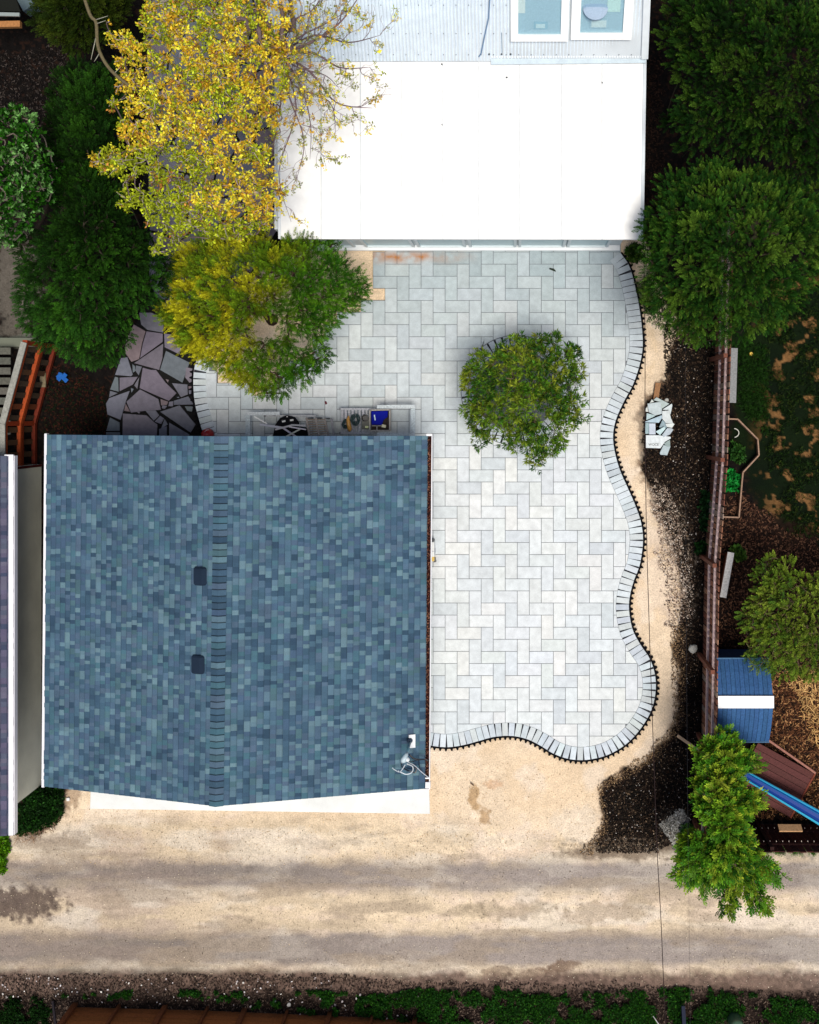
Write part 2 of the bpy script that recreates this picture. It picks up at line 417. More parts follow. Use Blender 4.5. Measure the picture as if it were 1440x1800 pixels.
# ------------------------------------------------------------------ patio
def clip_halfplane(poly, a, b, c):      # keep a*x+b*y<=c
    out = []
    n = len(poly)
    for i in range(n):
        p, q = poly[i], poly[(i+1) % n]
        dp, dq = a*p[0]+b*p[1]-c, a*q[0]+b*q[1]-c
        if dp <= 0: out.append(p)
        if (dp < 0 < dq) or (dq < 0 < dp):
            t = dp/(dp-dq); out.append((p[0]+(q[0]-p[0])*t, p[1]+(q[1]-p[1])*t))
    return out
def parea(p): return abs(sum(p[i][0]*p[(i+1) % len(p)][1]-p[(i+1) % len(p)][0]*p[i][1] for i in range(len(p))))/2
def offset_line(line, d):
    out = []
    for i in range(len(line)):
        a = line[max(0, i-1)]; b = line[min(len(line)-1, i+1)]
        tx, ty = b[0]-a[0], b[1]-a[1]; L = math.hypot(tx, ty) or 1
        out.append((line[i][0]-ty/L*d, line[i][1]+tx/L*d))
    return out
IN_R = offset_line(EDGE_R, 23.5)      # inner side of the border course
IN_L = offset_line(EDGE_L, -22.0)
def w2(p, z=0): return P(p[0], p[1], z)[:2]
def make_patio():
    root = tag(MB_base(), kind='structure')
    field = IN_R[2:]+[(745, 783), (380, 783)]+IN_L[::-1]+[(368, 653), (382, 653)]+PATIO[PATIO.index((382, 674)):-1]+[(1091, 425), (1091, 444)]
    pitx, pity = 21.12, 21.25
    m = MB(); rnd = random.Random(3)
    ring_c, ring_R = TREERING, 97.0
    for j in range(-2, 42):
        for i in range(-17, 26):
            s = (i+j) % 4
            if s == 2: rect = (656+pitx*i, 443.3+pity*j, 656+pitx*(i+2), 443.3+pity*(j+1))
            elif s == 0: rect = (656+pitx*i, 443.3+pity*j, 656+pitx*(i+1), 443.3+pity*(j+2))
            else: continue
            g = 0.42
            x0, y0, x1, y1 = rect[0]+g, rect[1]+g, rect[2]-g, rect[3]-g
            cx, cy = (x0+x1)/2, (y0+y1)/2
            sd_ = float(sdist(np.array([cx]), np.array([cy]), field)[0])
            if sd_ < -26: continue
            dist = math.hypot(cx-ring_c[0], cy-ring_c[1])
            if dist < ring_R-26: continue
            if sd_ > 26 : poly = [(x0, y0), (x1, y0), (x1, y1), (x0, y1)]
            else:
                poly = field[:]
                for a, b, c in ((1, 0, x1), (-1, 0, -x0), (0, 1, y1), (0, -1, -y0)):
                    poly = clip_halfplane(poly, a, b, c)
                    if len(poly) < 3: break
                if len(poly) < 3 or parea(poly) < 14: continue
                q = [poly[0]]
                for p in poly[1:]:
                    if math.hypot(p[0]-q[-1][0], p[1]-q[-1][1]) > 0.35: q.append(p)
                poly = q
                if len(poly) < 3: continue
            if dist < ring_R+26:       # cut round the tree ring: keep what lies outside the circle
                pts = []; N_ = 10
                dens = []
                for a in range(len(poly)):
                    p, q = poly[a], poly[(a+1) % len(poly)]
                    for t in range(N_): dens.append((p[0]+(q[0]-p[0])*t/N_, p[1]+(q[1]-p[1])*t/N_))
                out = [math.hypot(p[0]-ring_c[0], p[1]-ring_c[1]) >= ring_R for p in dens]
                if not any(out): continue
                if not all(out):
                    poly2 = []
                    for p, o_ in zip(dens, out):
                        if o_: poly2.append(p)
                        else:
                            d = math.hypot(p[0]-ring_c[0], p[1]-ring_c[1]) or 1
                            poly2.append((ring_c[0]+(p[0]-ring_c[0])/d*ring_R, ring_c[1]+(p[1]-ring_c[1])/d*ring_R))
                    # points pushed out of the paver are pulled back to its rectangle
                    poly2 = [(min(max(p[0], x0), x1), min(max(p[1], y0), y1)) for p in poly2]
                    q = [poly2[0]]
                    for p in poly2[1:]:
                        if math.hypot(p[0]-q[-1][0], p[1]-q[-1][1]) > 0.3: q.append(p)
                    poly = q
                    if len(poly) < 3 or parea(poly) < 12: continue
            base = rnd.choice([(219, 225, 228), (215, 222, 226), (222, 227, 229), (212, 219, 224), (224, 228, 229), (217, 223, 224), (219, 225, 230)])
            if rnd.random() < 0.10: base = (208, 216, 221)
            if rnd.random() < 0.10: base = (226, 229, 229)
            # blue-grey tint per paver, growing stronger towards the house
            tint_amt = max(0.0, min(1.0, (820-cy)/380.0)); 
            c = A(*base); grey_tint = A(160, 175, 180)
            kf = tint_amt*(0.62+0.38*rnd.random())
            c = tuple(c[q]*(1-kf)+grey_tint[q]*kf for q in range(3))
            c = jit(c, 0.035, rnd)
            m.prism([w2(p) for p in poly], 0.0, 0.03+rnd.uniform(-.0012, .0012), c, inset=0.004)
    m.build("paver_field", M_patio, root)
    # soldier-course borders
    mb = MB(); rnd = random.Random(5)
    def course(outer, sign, wid=9.9, length=23.1, closed=False):
        # walk along the outer line; the tight side sets the spacing
        acc = 0.0; i = 0
        L = [0.0]
        for a in range(1, len(outer)): L.append(L[-1]+math.hypot(outer[a][0]-outer[a-1][0], outer[a][1]-outer[a-1][1]))
        def at(s):
            s = max(0, min(L[-1]-1e-6, s)); lo = int(np.searchsorted(L, s, side='right'))-1
            t = (s-L[lo])/(L[lo+1]-L[lo]); return (outer[lo][0]+(outer[lo+1][0]-outer[lo][0])*t, outer[lo][1]+(outer[lo+1][1]-outer[lo][1])*t)
        s = wid/2
        while s < L[-1]-wid/2:
            p = at(s); a = at(s-9); b = at(s+9)
            tx, ty = b[0]-a[0], b[1]-a[1]; l = math.hypot(tx, ty); tx /= l; ty /= l
            nx, ny = -ty*sign, tx*sign          # inward
            # curvature
            a1 = at(s-14); b1 = at(s+14); t1 = math.atan2(p[1]-a1[1], p[0]-a1[0]); t2 = math.atan2(b1[1]-p[1], b1[0]-p[0])
            dk = ((t2-t1+math.pi) % (2*math.pi)-math.pi)/14.0
            kin = 1-length*dk*sign               # inner arc length per outer arc length
            kin = max(0.35, kin)
            q = [(p[0]+tx*h*wid/2+nx*r, p[1]+ty*h*wid/2+ny*r) for h, r in ((-1, 0.4), (1, 0.4), (1, length), (-1, length))]
            c = jit(A(*rnd.choice([(206, 216, 224), (198, 208, 216), (212, 222, 228), (204, 212, 214)])), 0.06, rnd)
            if cytint and p[1] < 760: 
                f = A(176, 186, 192); kk = min(1, (760-p[1])/250)*0.8; c = tuple(c[z]*(1-kk)+f[z]*kk for z in range(3))  # border blocks also turn greyer towards the house
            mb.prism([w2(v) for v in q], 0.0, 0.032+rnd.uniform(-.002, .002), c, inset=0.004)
            s += wid*1.065/min(1.0, kin)
    cytint = True
    course(EDGE_R, 1); course(EDGE_L, -1)
    ring = [(TREERING[0]+96*math.cos(t), TREERING[1]+96*math.sin(t)) for t in np.linspace(0, 2*math.pi, 120)]
    course(ring, 1)
    for line, sg in ((EDGE_R, 1), (EDGE_L, -1), (ring, 1)):
        lo, li = offset_line(line, 0.5*sg), offset_line(line, 22.5*sg)
        vs = []
        for p, q in zip(lo, li): vs += [P(*p, .0195), P(*q, .0195)]
        mb.add(vs, [(2*i, 2*i+1, 2*i+3, 2*i+2) for i in range(len(lo)-1)], A(40, 42, 48))
    mb.build("border_course", M_patio, root)
    # toothed plastic edging outside the border
    me = MB()
    def edging(outer, sgn):
        o1 = offset_line(outer, -1.6*sgn)
        for a in range(len(outer)-1):
            me.beam(P(*o1[a], 0.012), P(*o1[a+1], 0.012), 0.04, 0.05, (0.006, 0.006, 0.007))
        acc = 0
        for a in range(1, len(outer)-1):
            acc += math.hypot(outer[a][0]-outer[a-1][0], outer[a][1]-outer[a-1][1])
            if acc > 7.2:
                acc = 0
                tx, ty = outer[a+1][0]-outer[a-1][0], outer[a+1][1]-outer[a-1][1]; l = math.hypot(tx, ty); tx /= l; ty /= l
                nx, ny = ty*sgn, -tx*sgn; p = outer[a]
                q = [(p[0]+nx*2.0-tx*3, p[1]+ny*2.0-ty*3), (p[0]+nx*2.0+tx*3, p[1]+ny*2.0+ty*3), (p[0]+nx*7.0+tx*.9, p[1]+ny*7.0+ty*.9), (p[0]+nx*7.0-tx*.9, p[1]+ny*7.0-ty*.9)]
                me.prism([w2(v) for v in q], -0.03, 0.03, (0.006, 0.006, 0.007))
    edging(EDGE_R, 1); edging(EDGE_L, -1)
    me.build("plastic_edging", M_rubber, root)
    ms = MB(); rnd = random.Random(8)
    ms.prism([w2((TREERING[0]+75*math.cos(t), TREERING[1]+75*math.sin(t))) for t in np.linspace(0, 2*math.pi, 40)[:-1]], -0.02, 0.012, A(170, 132, 98))
    ms.build("planting_bed", M_ground, root)
def MB_base():
    m = MB(); c = A(112, 116, 122)
    m.prism([w2(p) for p in PATIO if True], -0.05, 0.016, c)
    return m.build("patio", M_stone)
make_patio()

# concrete apron before the garage doors
m = MB(); m.prism([w2((163, 1300)), w2((752, 1300)), w2((756, 1430)), w2((159, 1421))], -0.04, 0.03, A(236, 238, 236), inset=0.01)
tag(m.build("concrete_apron", M_stucco), kind='structure')

# ------------------------------------------------------------------ flagstone path
def voronoi(sites, bound):
    cells = []
    for i, (x, y) in enumerate(sites):
        poly = bound[:]
        near = sorted((j for j in range(len(sites)) if j != i), key=lambda j: (sites[j][0]-x)**2+(sites[j][1]-y)**2)[:14]
        for j in near:
            x2, y2 = sites[j]; a, b = x2-x, y2-y; c = a*(x+x2)/2+b*(y+y2)/2
            poly = clip_halfplane(poly, a, b, c)
            if len(poly) < 3: break
        if len(poly) >= 3: cells.append(poly)
    return cells
def make_flags():
    T = [[(470, 60), (600, 60), (740, 110), (732, 280), (560, 250), (490, 190)], [(410, 190), (540, 265), (500, 400), (470, 570), (385, 600), (315, 500), (320, 380)],
        [(550, 265), (728, 290), (728, 380), (480, 560), (510, 400)], [(745, 290), (830, 300), (930, 450), (915, 520), (750, 440)], [(735, 400), (725, 560), (690, 690), (415, 615)],
        [(765, 480), (1025, 610), (945, 830), (700, 690)], [(270, 560), (340, 550), (400, 740), (380, 760), (205, 745)], [(395, 625), (425, 650), (430, 700), (400, 720)], [(435, 640), (500, 655), (465, 750), (430, 700)],
        [(510, 665), (600, 690), (655, 690), (760, 830), (880, 945), (795, 1030), (475, 890)], [(205, 765), (240, 775), (245, 930), (150, 905)], [(255, 775), (455, 765), (400, 850), (255, 925)], [(470, 770), (450, 900), (415, 860)],
        [(365, 920), (325, 1030), (265, 1240), (120, 1180), (105, 1060), (140, 1000)], [(480, 905), (680, 1010), (710, 1130), (540, 1140), (380, 1160), (330, 1040)], [(150, 920), (235, 945), (140, 990)],
        [(830, 835), (1000, 850), (1005, 960), (930, 990)], [(985, 660), (1080, 680), (1060, 840), (1030, 840), (975, 770)], [(850, 1030), (1010, 980), (1070, 1070), (850, 1075)], [(700, 1150), (915, 1080), (1090, 1290), (1035, 1380)],
        [(290, 1170), (550, 1190), (640, 1270), (670, 1290), (660, 1500), (285, 1500)], [(150, 1215), (255, 1270), (255, 1360), (108, 1360)], [(540, 1140), (650, 1135), (690, 1190), (630, 1250)], [(700, 1195), (745, 1225), (710, 1285), (640, 1260)],
        [(750, 1230), (785, 1290), (710, 1340)], [(690, 1340), (775, 1310), (775, 1500), (690, 1500)], [(800, 1270), (1020, 1400), (1010, 1500), (800, 1500)], [(705, 1010), (790, 1040), (775, 1075), (710, 1080)],
        [(105, 1375), (260, 1375), (260, 1500), (105, 1500)], [(320, 1060), (370, 1150), (305, 1140)], [(970, 1090), (1060, 1090), (1050, 1150), (1000, 1140)], [(725, 1080), (780, 1085), (750, 1120), (720, 1110)], [(800, 1040), (845, 1035), (840, 1090), (790, 1090)],
        [(760, 790), (795, 800), (785, 830)], [(1010, 870), (1045, 870), (1045, 900), (1015, 900)], [(1015, 915), (1045, 910), (1040, 960), (1018, 955)], [(880, 990), (915, 985), (900, 1000)], [(380, 890), (410, 900), (385, 940)], [(440, 1150), (480, 1150), (470, 1170)], [(560, 1160), (600, 1150), (590, 1165)]]
    rnd = random.Random(4)
    m = MB()
    m.prism([w2(p) for p in [(188, 783), (190, 700), (205, 640), (235, 575), (270, 520), (250, 380), (255, 200), (270, -60), (495, -60), (495, 400), (400, 560), (352, 620), (341, 660), (343, 715), (356, 783)]], -0.05, -0.004, (0.008, 0.008, 0.008))
    base = m.build("flagstone_path", M_ground); tag(base, kind='structure')
    st = MB()
    for t in T:
        poly = [(170+a/6.26, 540+b/6.26) for a, b in t]
        c = jit(A(*rnd.choice([(104, 106, 118), (110, 110, 122), (112, 106, 118), (100, 108, 116), (120, 106, 112)])), 0.12, rnd)
        st.prism([w2(p) for p in poly], -0.02, 0.018+rnd.uniform(-.003, .003), c, inset=0.008)
    sites = []
    while len(sites) < 95:
        p = (rnd.uniform(262, 485), rnd.uniform(-50, 520))
        if all((p[0]-q[0])**2+(p[1]-q[1])**2 > 17**2 for q in sites): sites.append(p)
    bound = [(255, -55), (492, -55), (492, 400), (400, 545), (290, 545), (262, 500)]
    for cell in voronoi(sites, bound):
        cx = sum(p[0] for p in cell)/len(cell); cy = sum(p[1] for p in cell)/len(cell)
        poly = [(cx+(p[0]-cx)*0.91, cy+(p[1]-cy)*0.91) for p in cell]
        st.prism([w2(p) for p in poly], -0.02, 0.016, jit(A(*rnd.choice([(112, 110, 122), (122, 112, 120), (104, 108, 118)])), 0.1, rnd), inset=0.008)
    st.build("flagstone_slabs", M_stone, base)
make_flags()

# ------------------------------------------------------------------ roofs with individual shingles
def shingle_plane(m, E0, E1, R0, R1, courses, palette, rnd, tab=(0.07, 0.15), thick=0.012, lift=0.012):
    """E0->E1 along the eave, R0->R1 along the ridge"""
    E0, E1, R0, R1 = map(Vector, (E0, E1, R0, R1))
    def pt(u, v): return (E0*(1-v)+E1*v)*(1-u)+(R0*(1-v)+R1*v)*u
    nrm = (E1-E0).cross(R0-E0).normalized()
    if nrm.z < 0: nrm = -nrm
    L = (E1-E0).length
    for k in range(courses):
        u0, u1 = k/courses, (k+1)/courses+0.004
        s = 0.0; last = None
        while s < L:
            w = rnd.uniform(*tab)
            if rnd.random() < 0.10: w *= 1.6
            e = min(L, s+w)
            if L-e < 0.03: e = L
            ci = rnd.choice(palette); c = jit(A(*ci), 0.07, rnd)
            v0, v1 = s/L, e/L
            hi = nrm*(lift+thick*(1.0 if rnd.random() < .5 else 0.55)+rnd.uniform(0, .001)); lo = nrm*(lift*0.2)
            a, b, d, f = pt(u0, v0), pt(u0, v1), pt(u1, v1), pt(u1, v0)
            um = u0+(u1-u0)*0.13; g_, h_ = pt(um, v0)+hi*.97, pt(um, v1)+hi*.97
            m.add([g_, h_, d+lo+nrm*0.006, f+lo+nrm*0.006], [(0, 1, 2, 3)], c)
            m.add([a+hi, b+hi, h_, g_, a, b], [(0, 1, 2, 3), (4, 5, 1, 0)], tuple(q*.78 for q in c))  # shadow line between courses, put into the colour as a darker band
            s = e
PAL = [(86, 116, 140), (98, 128, 150), (76, 104, 128), (110, 138, 156), (92, 112, 138), (66, 92, 116), (84, 122, 138), (122, 152, 166), (100, 118, 142), (56, 80, 106), (92, 124, 134), (82, 104, 134), (132, 160, 170), (72, 100, 124), (94, 120, 146)]
PAL = [tuple(int((q*.74+m_*.26)*k) for q, m_, k in zip(c, (90, 118, 140), (.84, .87, .87))) for c in PAL]
PAL2 = [(82, 82, 104), (92, 88, 110), (72, 78, 98), (100, 98, 116), (64, 72, 94), (84, 90, 108)]
def make_garage():
    zE, zR = 2.6, 4.04
    TL, TR, BR, BL = PV(83, 764, zE), PV(751.5, 766, zE), PV(747, 1386, zE), PV(78, 1382, zE)
    RT, RB = PV(389, 767, zR), PV(380, 1417, zR)
    root = thing("garage", (PV(415, 1070)), "garage with a blue-grey shingle gable roof and white gutters beside the patio", "garage")
    rnd = random.Random(12)
    # walls
    wl = MB(); ov = 0.3
    def inset_(p, sx, sy): return (p.x+sx*ov, p.y+sy*ov)
    pts = [inset_(TL, 1, -1), inset_(TR, -1, -1), inset_(BR, -1, 1), inset_(BL, 1, 1)]
    c = A(214, 214, 206)
    wl.prism(pts, -0.02, zE-0.03, c)
    for (a, b, r) in ((pts[0], pts[1], RT), (pts[3], pts[2], RB)):   # gable triangles
        y = a[1]; wl.add([(a[0], a[1], zE-.03), (b[0], b[1], zE-.03), (r.x, (a[1]+b[1])/2, zR-.22), (a[0], a[1]+(-.1 if r is RT else .1), zE-.03), (b[0], b[1]+(-.1 if r is RT else .1), zE-.03), (r.x, (a[1]+b[1])/2+(-.1 if r is RT else .1), zR-.22)],
            [(0, 1, 2), (5, 4, 3), (0, 2, 5, 3), (1, 4, 5, 2)], c)
    wl.build("wall", M_stucco, root)
    for px in (262, 460, 655):
        x0 = P(px, 0)[0]; yb = pts[3][1]-0.02
        d = MB(); d.box((x0, yb, 1.1), (2.5, 0.05, 2.2), A(232, 232, 228))
        for q in range(1, 4): d.box((x0, yb-0.028, q*0.55), (2.46, 0.01, 0.03), A(190, 190, 188))
        d.build("garage_door", M_paint, root)
    # roof deck + shingles
    roof = MB()
    n = Vector((0, 0, -0.10))
    roof.add([TL, BL, RB, RT, TL+n, BL+n, RB+n, RT+n], [(0, 1, 2, 3), (7, 6, 5, 4), (0, 4, 5, 1), (1, 5, 6, 2), (3, 7, 4, 0)], A(48, 70, 92))
    roof.add([TR, RT, RB, BR, TR+n, RT+n, RB+n, BR+n], [(0, 1, 2, 3), (7, 6, 5, 4), (3, 7, 4, 0), (0, 4, 5, 1), (2, 6, 7, 3)], A(48, 70, 92))
    shingle_plane(roof, TL, BL, RT, RB, 33, PAL, rnd)
    shingle_plane(roof, TR, BR, RT, RB, 33, PAL, rnd)
    ro = roof.build("roof", M_shingle, root)
    rc = MB(); K = 56; nx = Vector((1, 0, 0))
    for k in range(K):
        a = RT.lerp(RB, k/K); b = RT.lerp(RB, (k+1.25)/K if k < K-1 else 1.0)
        c = jit(A(*rnd.choice(PAL[:12])), 0.1, rnd); w = 0.155
        sl = 1.44/4.34
        h0, h1 = 0.028, 0.05
        vs = []
        for p, h in ((a, h0), (b, h1)):
            vs += [p+Vector((-w, 0, -w*sl+h)), p+Vector((0, 0, h+0.012)), p+Vector((w, 0, -w*sl+h))]
        d = Vector((0, 0, -0.03))
        b2 = RT.lerp(RB, (k+.14)/K); q3 = [b2+(v-a)+Vector((0, 0, .003)) for v in vs[:3]]; q4 = [v+Vector((0, 0, .003)) for v in vs[:3]]
        rc.add(vs+[v+d for v in vs[3:]], [(0, 3, 4, 1), (1, 4, 5, 2), (3, 6, 7, 4), (4, 7, 8, 5)], c)
        nxt = RT.lerp(RB, (k+1.09)/K); q5 = [nxt+(v-b) for v in vs[3:]]
        if k < K-1: rc.add([v+Vector((0, 0, .002)) for v in q5]+[v+Vector((0, 0, .002)) for v in vs[3:]], [(0, 3, 4, 1), (1, 4, 5, 2)], tuple(q*.3 for q in c))
    rc.build("ridge_cap", M_shingle, ro)
    # two box vents left of the ridge
    for i, (vx, vy) in enumerate(((354, 1012), (350, 1167))):
        vz = 3.86; c0 = PV(vx, vy, vz)
        v = MB(); dk = (0.012, 0.022, 0.04)
        w, l = 0.15, 0.20
        prof = [(-w, -0.03), (-w, 0.06), (0.05, 0.15), (w*0.95, 0.11), (w, 0.02)]
        vs = []
        for sy, kx in ((-1, .8), (-.8, 1), (.8, 1), (1, .8)):
            for (x, z) in prof: vs.append(c0+Vector((x*kx, sy*l, z*(1 if abs(sy) < 1 else .75))))
        fs = []; q = len(prof)
        for a in range(3):
            for b in range(q-1): fs.append((a*q+b, (a+1)*q+b, (a+1)*q+b+1, a*q+b+1))
        fs += [tuple(range(q)), tuple(reversed(range(3*q, 4*q)))]
        v.add(vs, fs, dk); v.box(c0+Vector((0, 0, -0.05)), (0.42, 0.5, 0.012), (.05, .09, .13), M=Matrix.Rotation(-math.atan(1.44/4.34), 3, 'Y'))
        v.build("roof_vent", M_stucco, ro)
    # gutters
    for side, (a, b) in enumerate(((TL, BL), (TR, BR))):
        s = -1 if side == 0 else 1
        g = MB(); wh = A(240, 240, 244)
        A0, B0 = a+Vector((0, .02, 0)), b+Vector((0, -.02, 0))
        w = 0.05 if side == 0 else 0.105
        for off, z, ww, hh in ((s*w, -0.045, 0.018, 0.11), (s*w/2, -0.10, w, 0.01)):
            o_ = Vector((off, 0, z)); g.beam(A0+o_, B0+o_, ww, hh, wh)
        for e in (A0, B0): g.beam(e+Vector((0, 0, -.05)), e+Vector((s*w, 0, -.05)), 0.014, 0.11, wh)
        go = g.build("gutter", M_paint, root)
        if side == 0:
            g2 = MB(); g2.beam(A0+Vector((-.02, 0, .012)), B0+Vector((-.02, 0, .012)), 0.045, 0.02, A(235, 235, 240)); g2.build("drip_edge", M_paint, go)
        L = (B0-A0).length; n_ = 15
        for k in range(n_):
            br = MB(); p = A0.lerp(B0, (k+0.6)/n_+rnd.uniform(-.006, .006)); br.beam(p+Vector((-.01*s, 0, .012)), p+Vector((s*(w+.01), 0, .012)), 0.028, 0.012, A(250, 250, 250))
        br.build("gutter_bracket", M_paint, go)['kind'] = 'stuff'
        lf = MB()
        if side == 1:
            lf.beam(A0+Vector((s*w/2, 0, -.06)), B0+Vector((s*w/2, 0, -.06)), w*0.85, 0.03, (0.02, 0.008, 0.008))
            for k in range(1500):
                p = A0.lerp(B0, rnd.random())+Vector((rnd.uniform(.01, w-.01), 0, -.04+rnd.uniform(0, .02)))
                R = Matrix.Rotation(rnd.uniform(0, 6.3), 3, 'Z')@Matrix.Rotation(rnd.uniform(-.5, .5), 3, 'X')
                lf.box(p, (rnd.uniform(.02, .05), .016, .004), jit(A(*rnd.choice([(60, 24, 22), (40, 20, 20), (90, 50, 40), (30, 18, 20), (130, 90, 70)])), .2, rnd), M=R)
            lf.build("gutter_leaves", M_chip, go)['kind'] = 'stuff'
    # corner downspout end
    d = MB(); e = BR+Vector((.05, .06, 0)); d.box(e+Vector((0.02, 0.02, -.02)), (.11, .14, .1), A(240, 240, 244)); d.tube([e+Vector((.03, -.02, -.06)), e+Vector((.02, -.12, -.3)), e+Vector((-.2, .15, -.6)), (e.x-.25, e.y+.2, .1)], .035, A(240, 240, 244), 8)
    d.build("downspout", M_paint, root)
    d = MB(); d.beam(TR+Vector((-.02, .02, 0.01)), TR+Vector((.11, .02, 0.01)), .05, .03, A(245, 245, 248)); d.build("gutter_end_cap", M_paint, root)
    # service mast with white flashing plate and loose cables
    zz = 2.72
    mast = MB(); b0 = PV(722, 1303, zz+.03)
    pl = MB(); pl.box(PV(724.5, 1303, zz+.035), (.15, .30, .012), A(245, 248, 250), M=Matrix.Rotation(math.atan(1.44/4.34), 3, 'Y')); pl.build("flashing_plate", M_paint, ro)
    top = PV(713, 1334, 4.3)
    t = MB(); t.lathe(b0+Vector((-.02, .02, 0)), [(.07, 0), (.06, .06), (.035, .08)], (.03, .05, .08), 14)
    t.tube([b0, (b0.x, b0.y, 3.6)], .026, A(96, 140, 156), 10)
    hd = Vector((b0.x, b0.y, 3.6))
    t.tube([hd, hd+Vector((-.01, -.03, .1)), hd+Vector((-.06, -.12, .14)), hd+Vector((-.1, -.17, .06))], [.03, .045, .07, .05], A(196, 214, 222), 12)
    hd2 = hd+Vector((-.06, -.14, .12)); t.lathe(hd2+Vector((.08, .02, -.02)), [(.0, -.03), (.045, -.02), (.05, .02), (.03, .05), (.0, .06)], A(240, 245, 248), 12)
    mo = t.build("service_mast", M_paint, root, smooth=True)
    cb = MB(); z3 = 3.55; wht = A(232, 240, 246)
    def cabl(pp, r, c, zs): cb.tube(catmull3([P(x, y, z) for (x, y), z in zip(pp, zs)]), r, c, 6)
    cabl([(712, 1345), (706, 1354), (702, 1357), (694, 1353), (690, 1350)], .012, wht, (3.6, 3.3, 3.1, 3.0, 2.95))
    cabl([(716, 1343), (725, 1347), (726, 1354), (722, 1359), (714, 1361), (706, 1358), (700, 1355)], .012, wht, (3.6, 3.3, 3.1, 3.0, 3.0, 3.05, 3.1))
    cabl([(718, 1340), (728, 1345), (738, 1354), (746, 1361), (754, 1367)], .010, A(210, 215, 225), (3.5, 3.2, 2.9, 2.8, 2.6))
    bk = (.012, .015, .025)
    cabl([(706, 1340), (707, 1348), (716, 1354), (724, 1356), (730, 1358), (732, 1352), (728, 1349), (725, 1354)], .016, bk, (3.4, 3.0, 2.85, 2.82, 2.8, 2.8, 2.82, 2.84))
    cabl([(720, 1327), (727, 1333), (736, 1335), (746, 1335), (752, 1337)], .018, bk, (3.5, 3.1, 2.9, 2.8, 2.65))
    cabl([(718, 1340), (728, 1338), (736, 1337), (738, 1350), (744, 1362)], .010, bk, (3.4, 3.0, 2.8, 2.8, 2.7))
    cb.build("loose_cable", M_plastic, mo)
def catmull3(pts, k=6):
    pts = [Vector(p) for p in pts]; out = []
    for i in range(len(pts)-1):
        p0 = pts[max(i-1, 0)]; p1 = pts[i]; p2 = pts[i+1]; p3 = pts[min(i+2, len(pts)-1)]
        for j in range(k):
            t = j/k; out.append(0.5*((2*p1)+(-p0+p2)*t+(2*p0-5*p1+4*p2-p3)*t*t+(-p0+3*p1-3*p2+p3)*t**3))
    out.append(pts[-1]); return out
make_garage()

def make_neighbour():
    root = thing("neighbour_garage", PV(-60, 1090), "cream building with purple-grey shingles and white fascia at the photo's left edge", "building")
    z = 2.6; x_e = P(24.5, 0, z)[0]; y0 = P(0, 801, z)[1]; y1 = P(0, 1467, z)[1]
    xw = P(72, 0)[0]; yw0 = P(0, 816)[1]; yw1 = P(0, 1380)[1]
    w = MB(); w.prism([(xw, yw0), (xw, yw1), (xw-6, yw1), (xw-6, yw0)], -.05, z-.02, A(244, 242, 222)); w.build("wall", M_stucco, root)
    b = MB(); b.box((xw+.012, yw0-.03, 1.2), (.03, .06, 2.4), A(90, 30, 28)); b.build("corner_board", M_wood, root)
    r = MB(); rnd = random.Random(30); xr = x_e-4.2; zr = z+1.35
    r.add([(x_e, y0, z), (xr, y0, zr), (xr, y1, zr), (x_e, y1, z), (x_e, y0, z-.1), (xr, y0, zr-.1), (xr, y1, zr-.1), (x_e, y1, z-.1)], [(0, 1, 2, 3), (7, 6, 5, 4), (0, 3, 7, 4), (0, 4, 5, 1), (3, 2, 6, 7)], A(60, 60, 84))
    r.add([(xr, y0, zr), (xr-4.2, y0, z), (xr-4.2, y1, z), (xr, y1, zr)], [(0, 1, 2, 3)], A(60, 60, 84))
    shingle_plane(r, (x_e, y0, z), (x_e, y1, z), (xr, y0, zr), (xr, y1, zr), 32, PAL2, rnd)
    r.build("roof", M_shingle, root)
    f = MB(); wh = A(252, 250, 255)
    f.box((x_e-.045, (y0+y1)/2, z+.025), (.10, y0-y1, .06), wh); f.box((x_e+.012, (y0+y1)/2, z-.06), (.02, y0-y1, .16), wh)
    f.box((x_e-.09, y0+.01, z+.03), (.2, .03, .05), wh); f.build("fascia", M_paint, root)
make_neighbour()

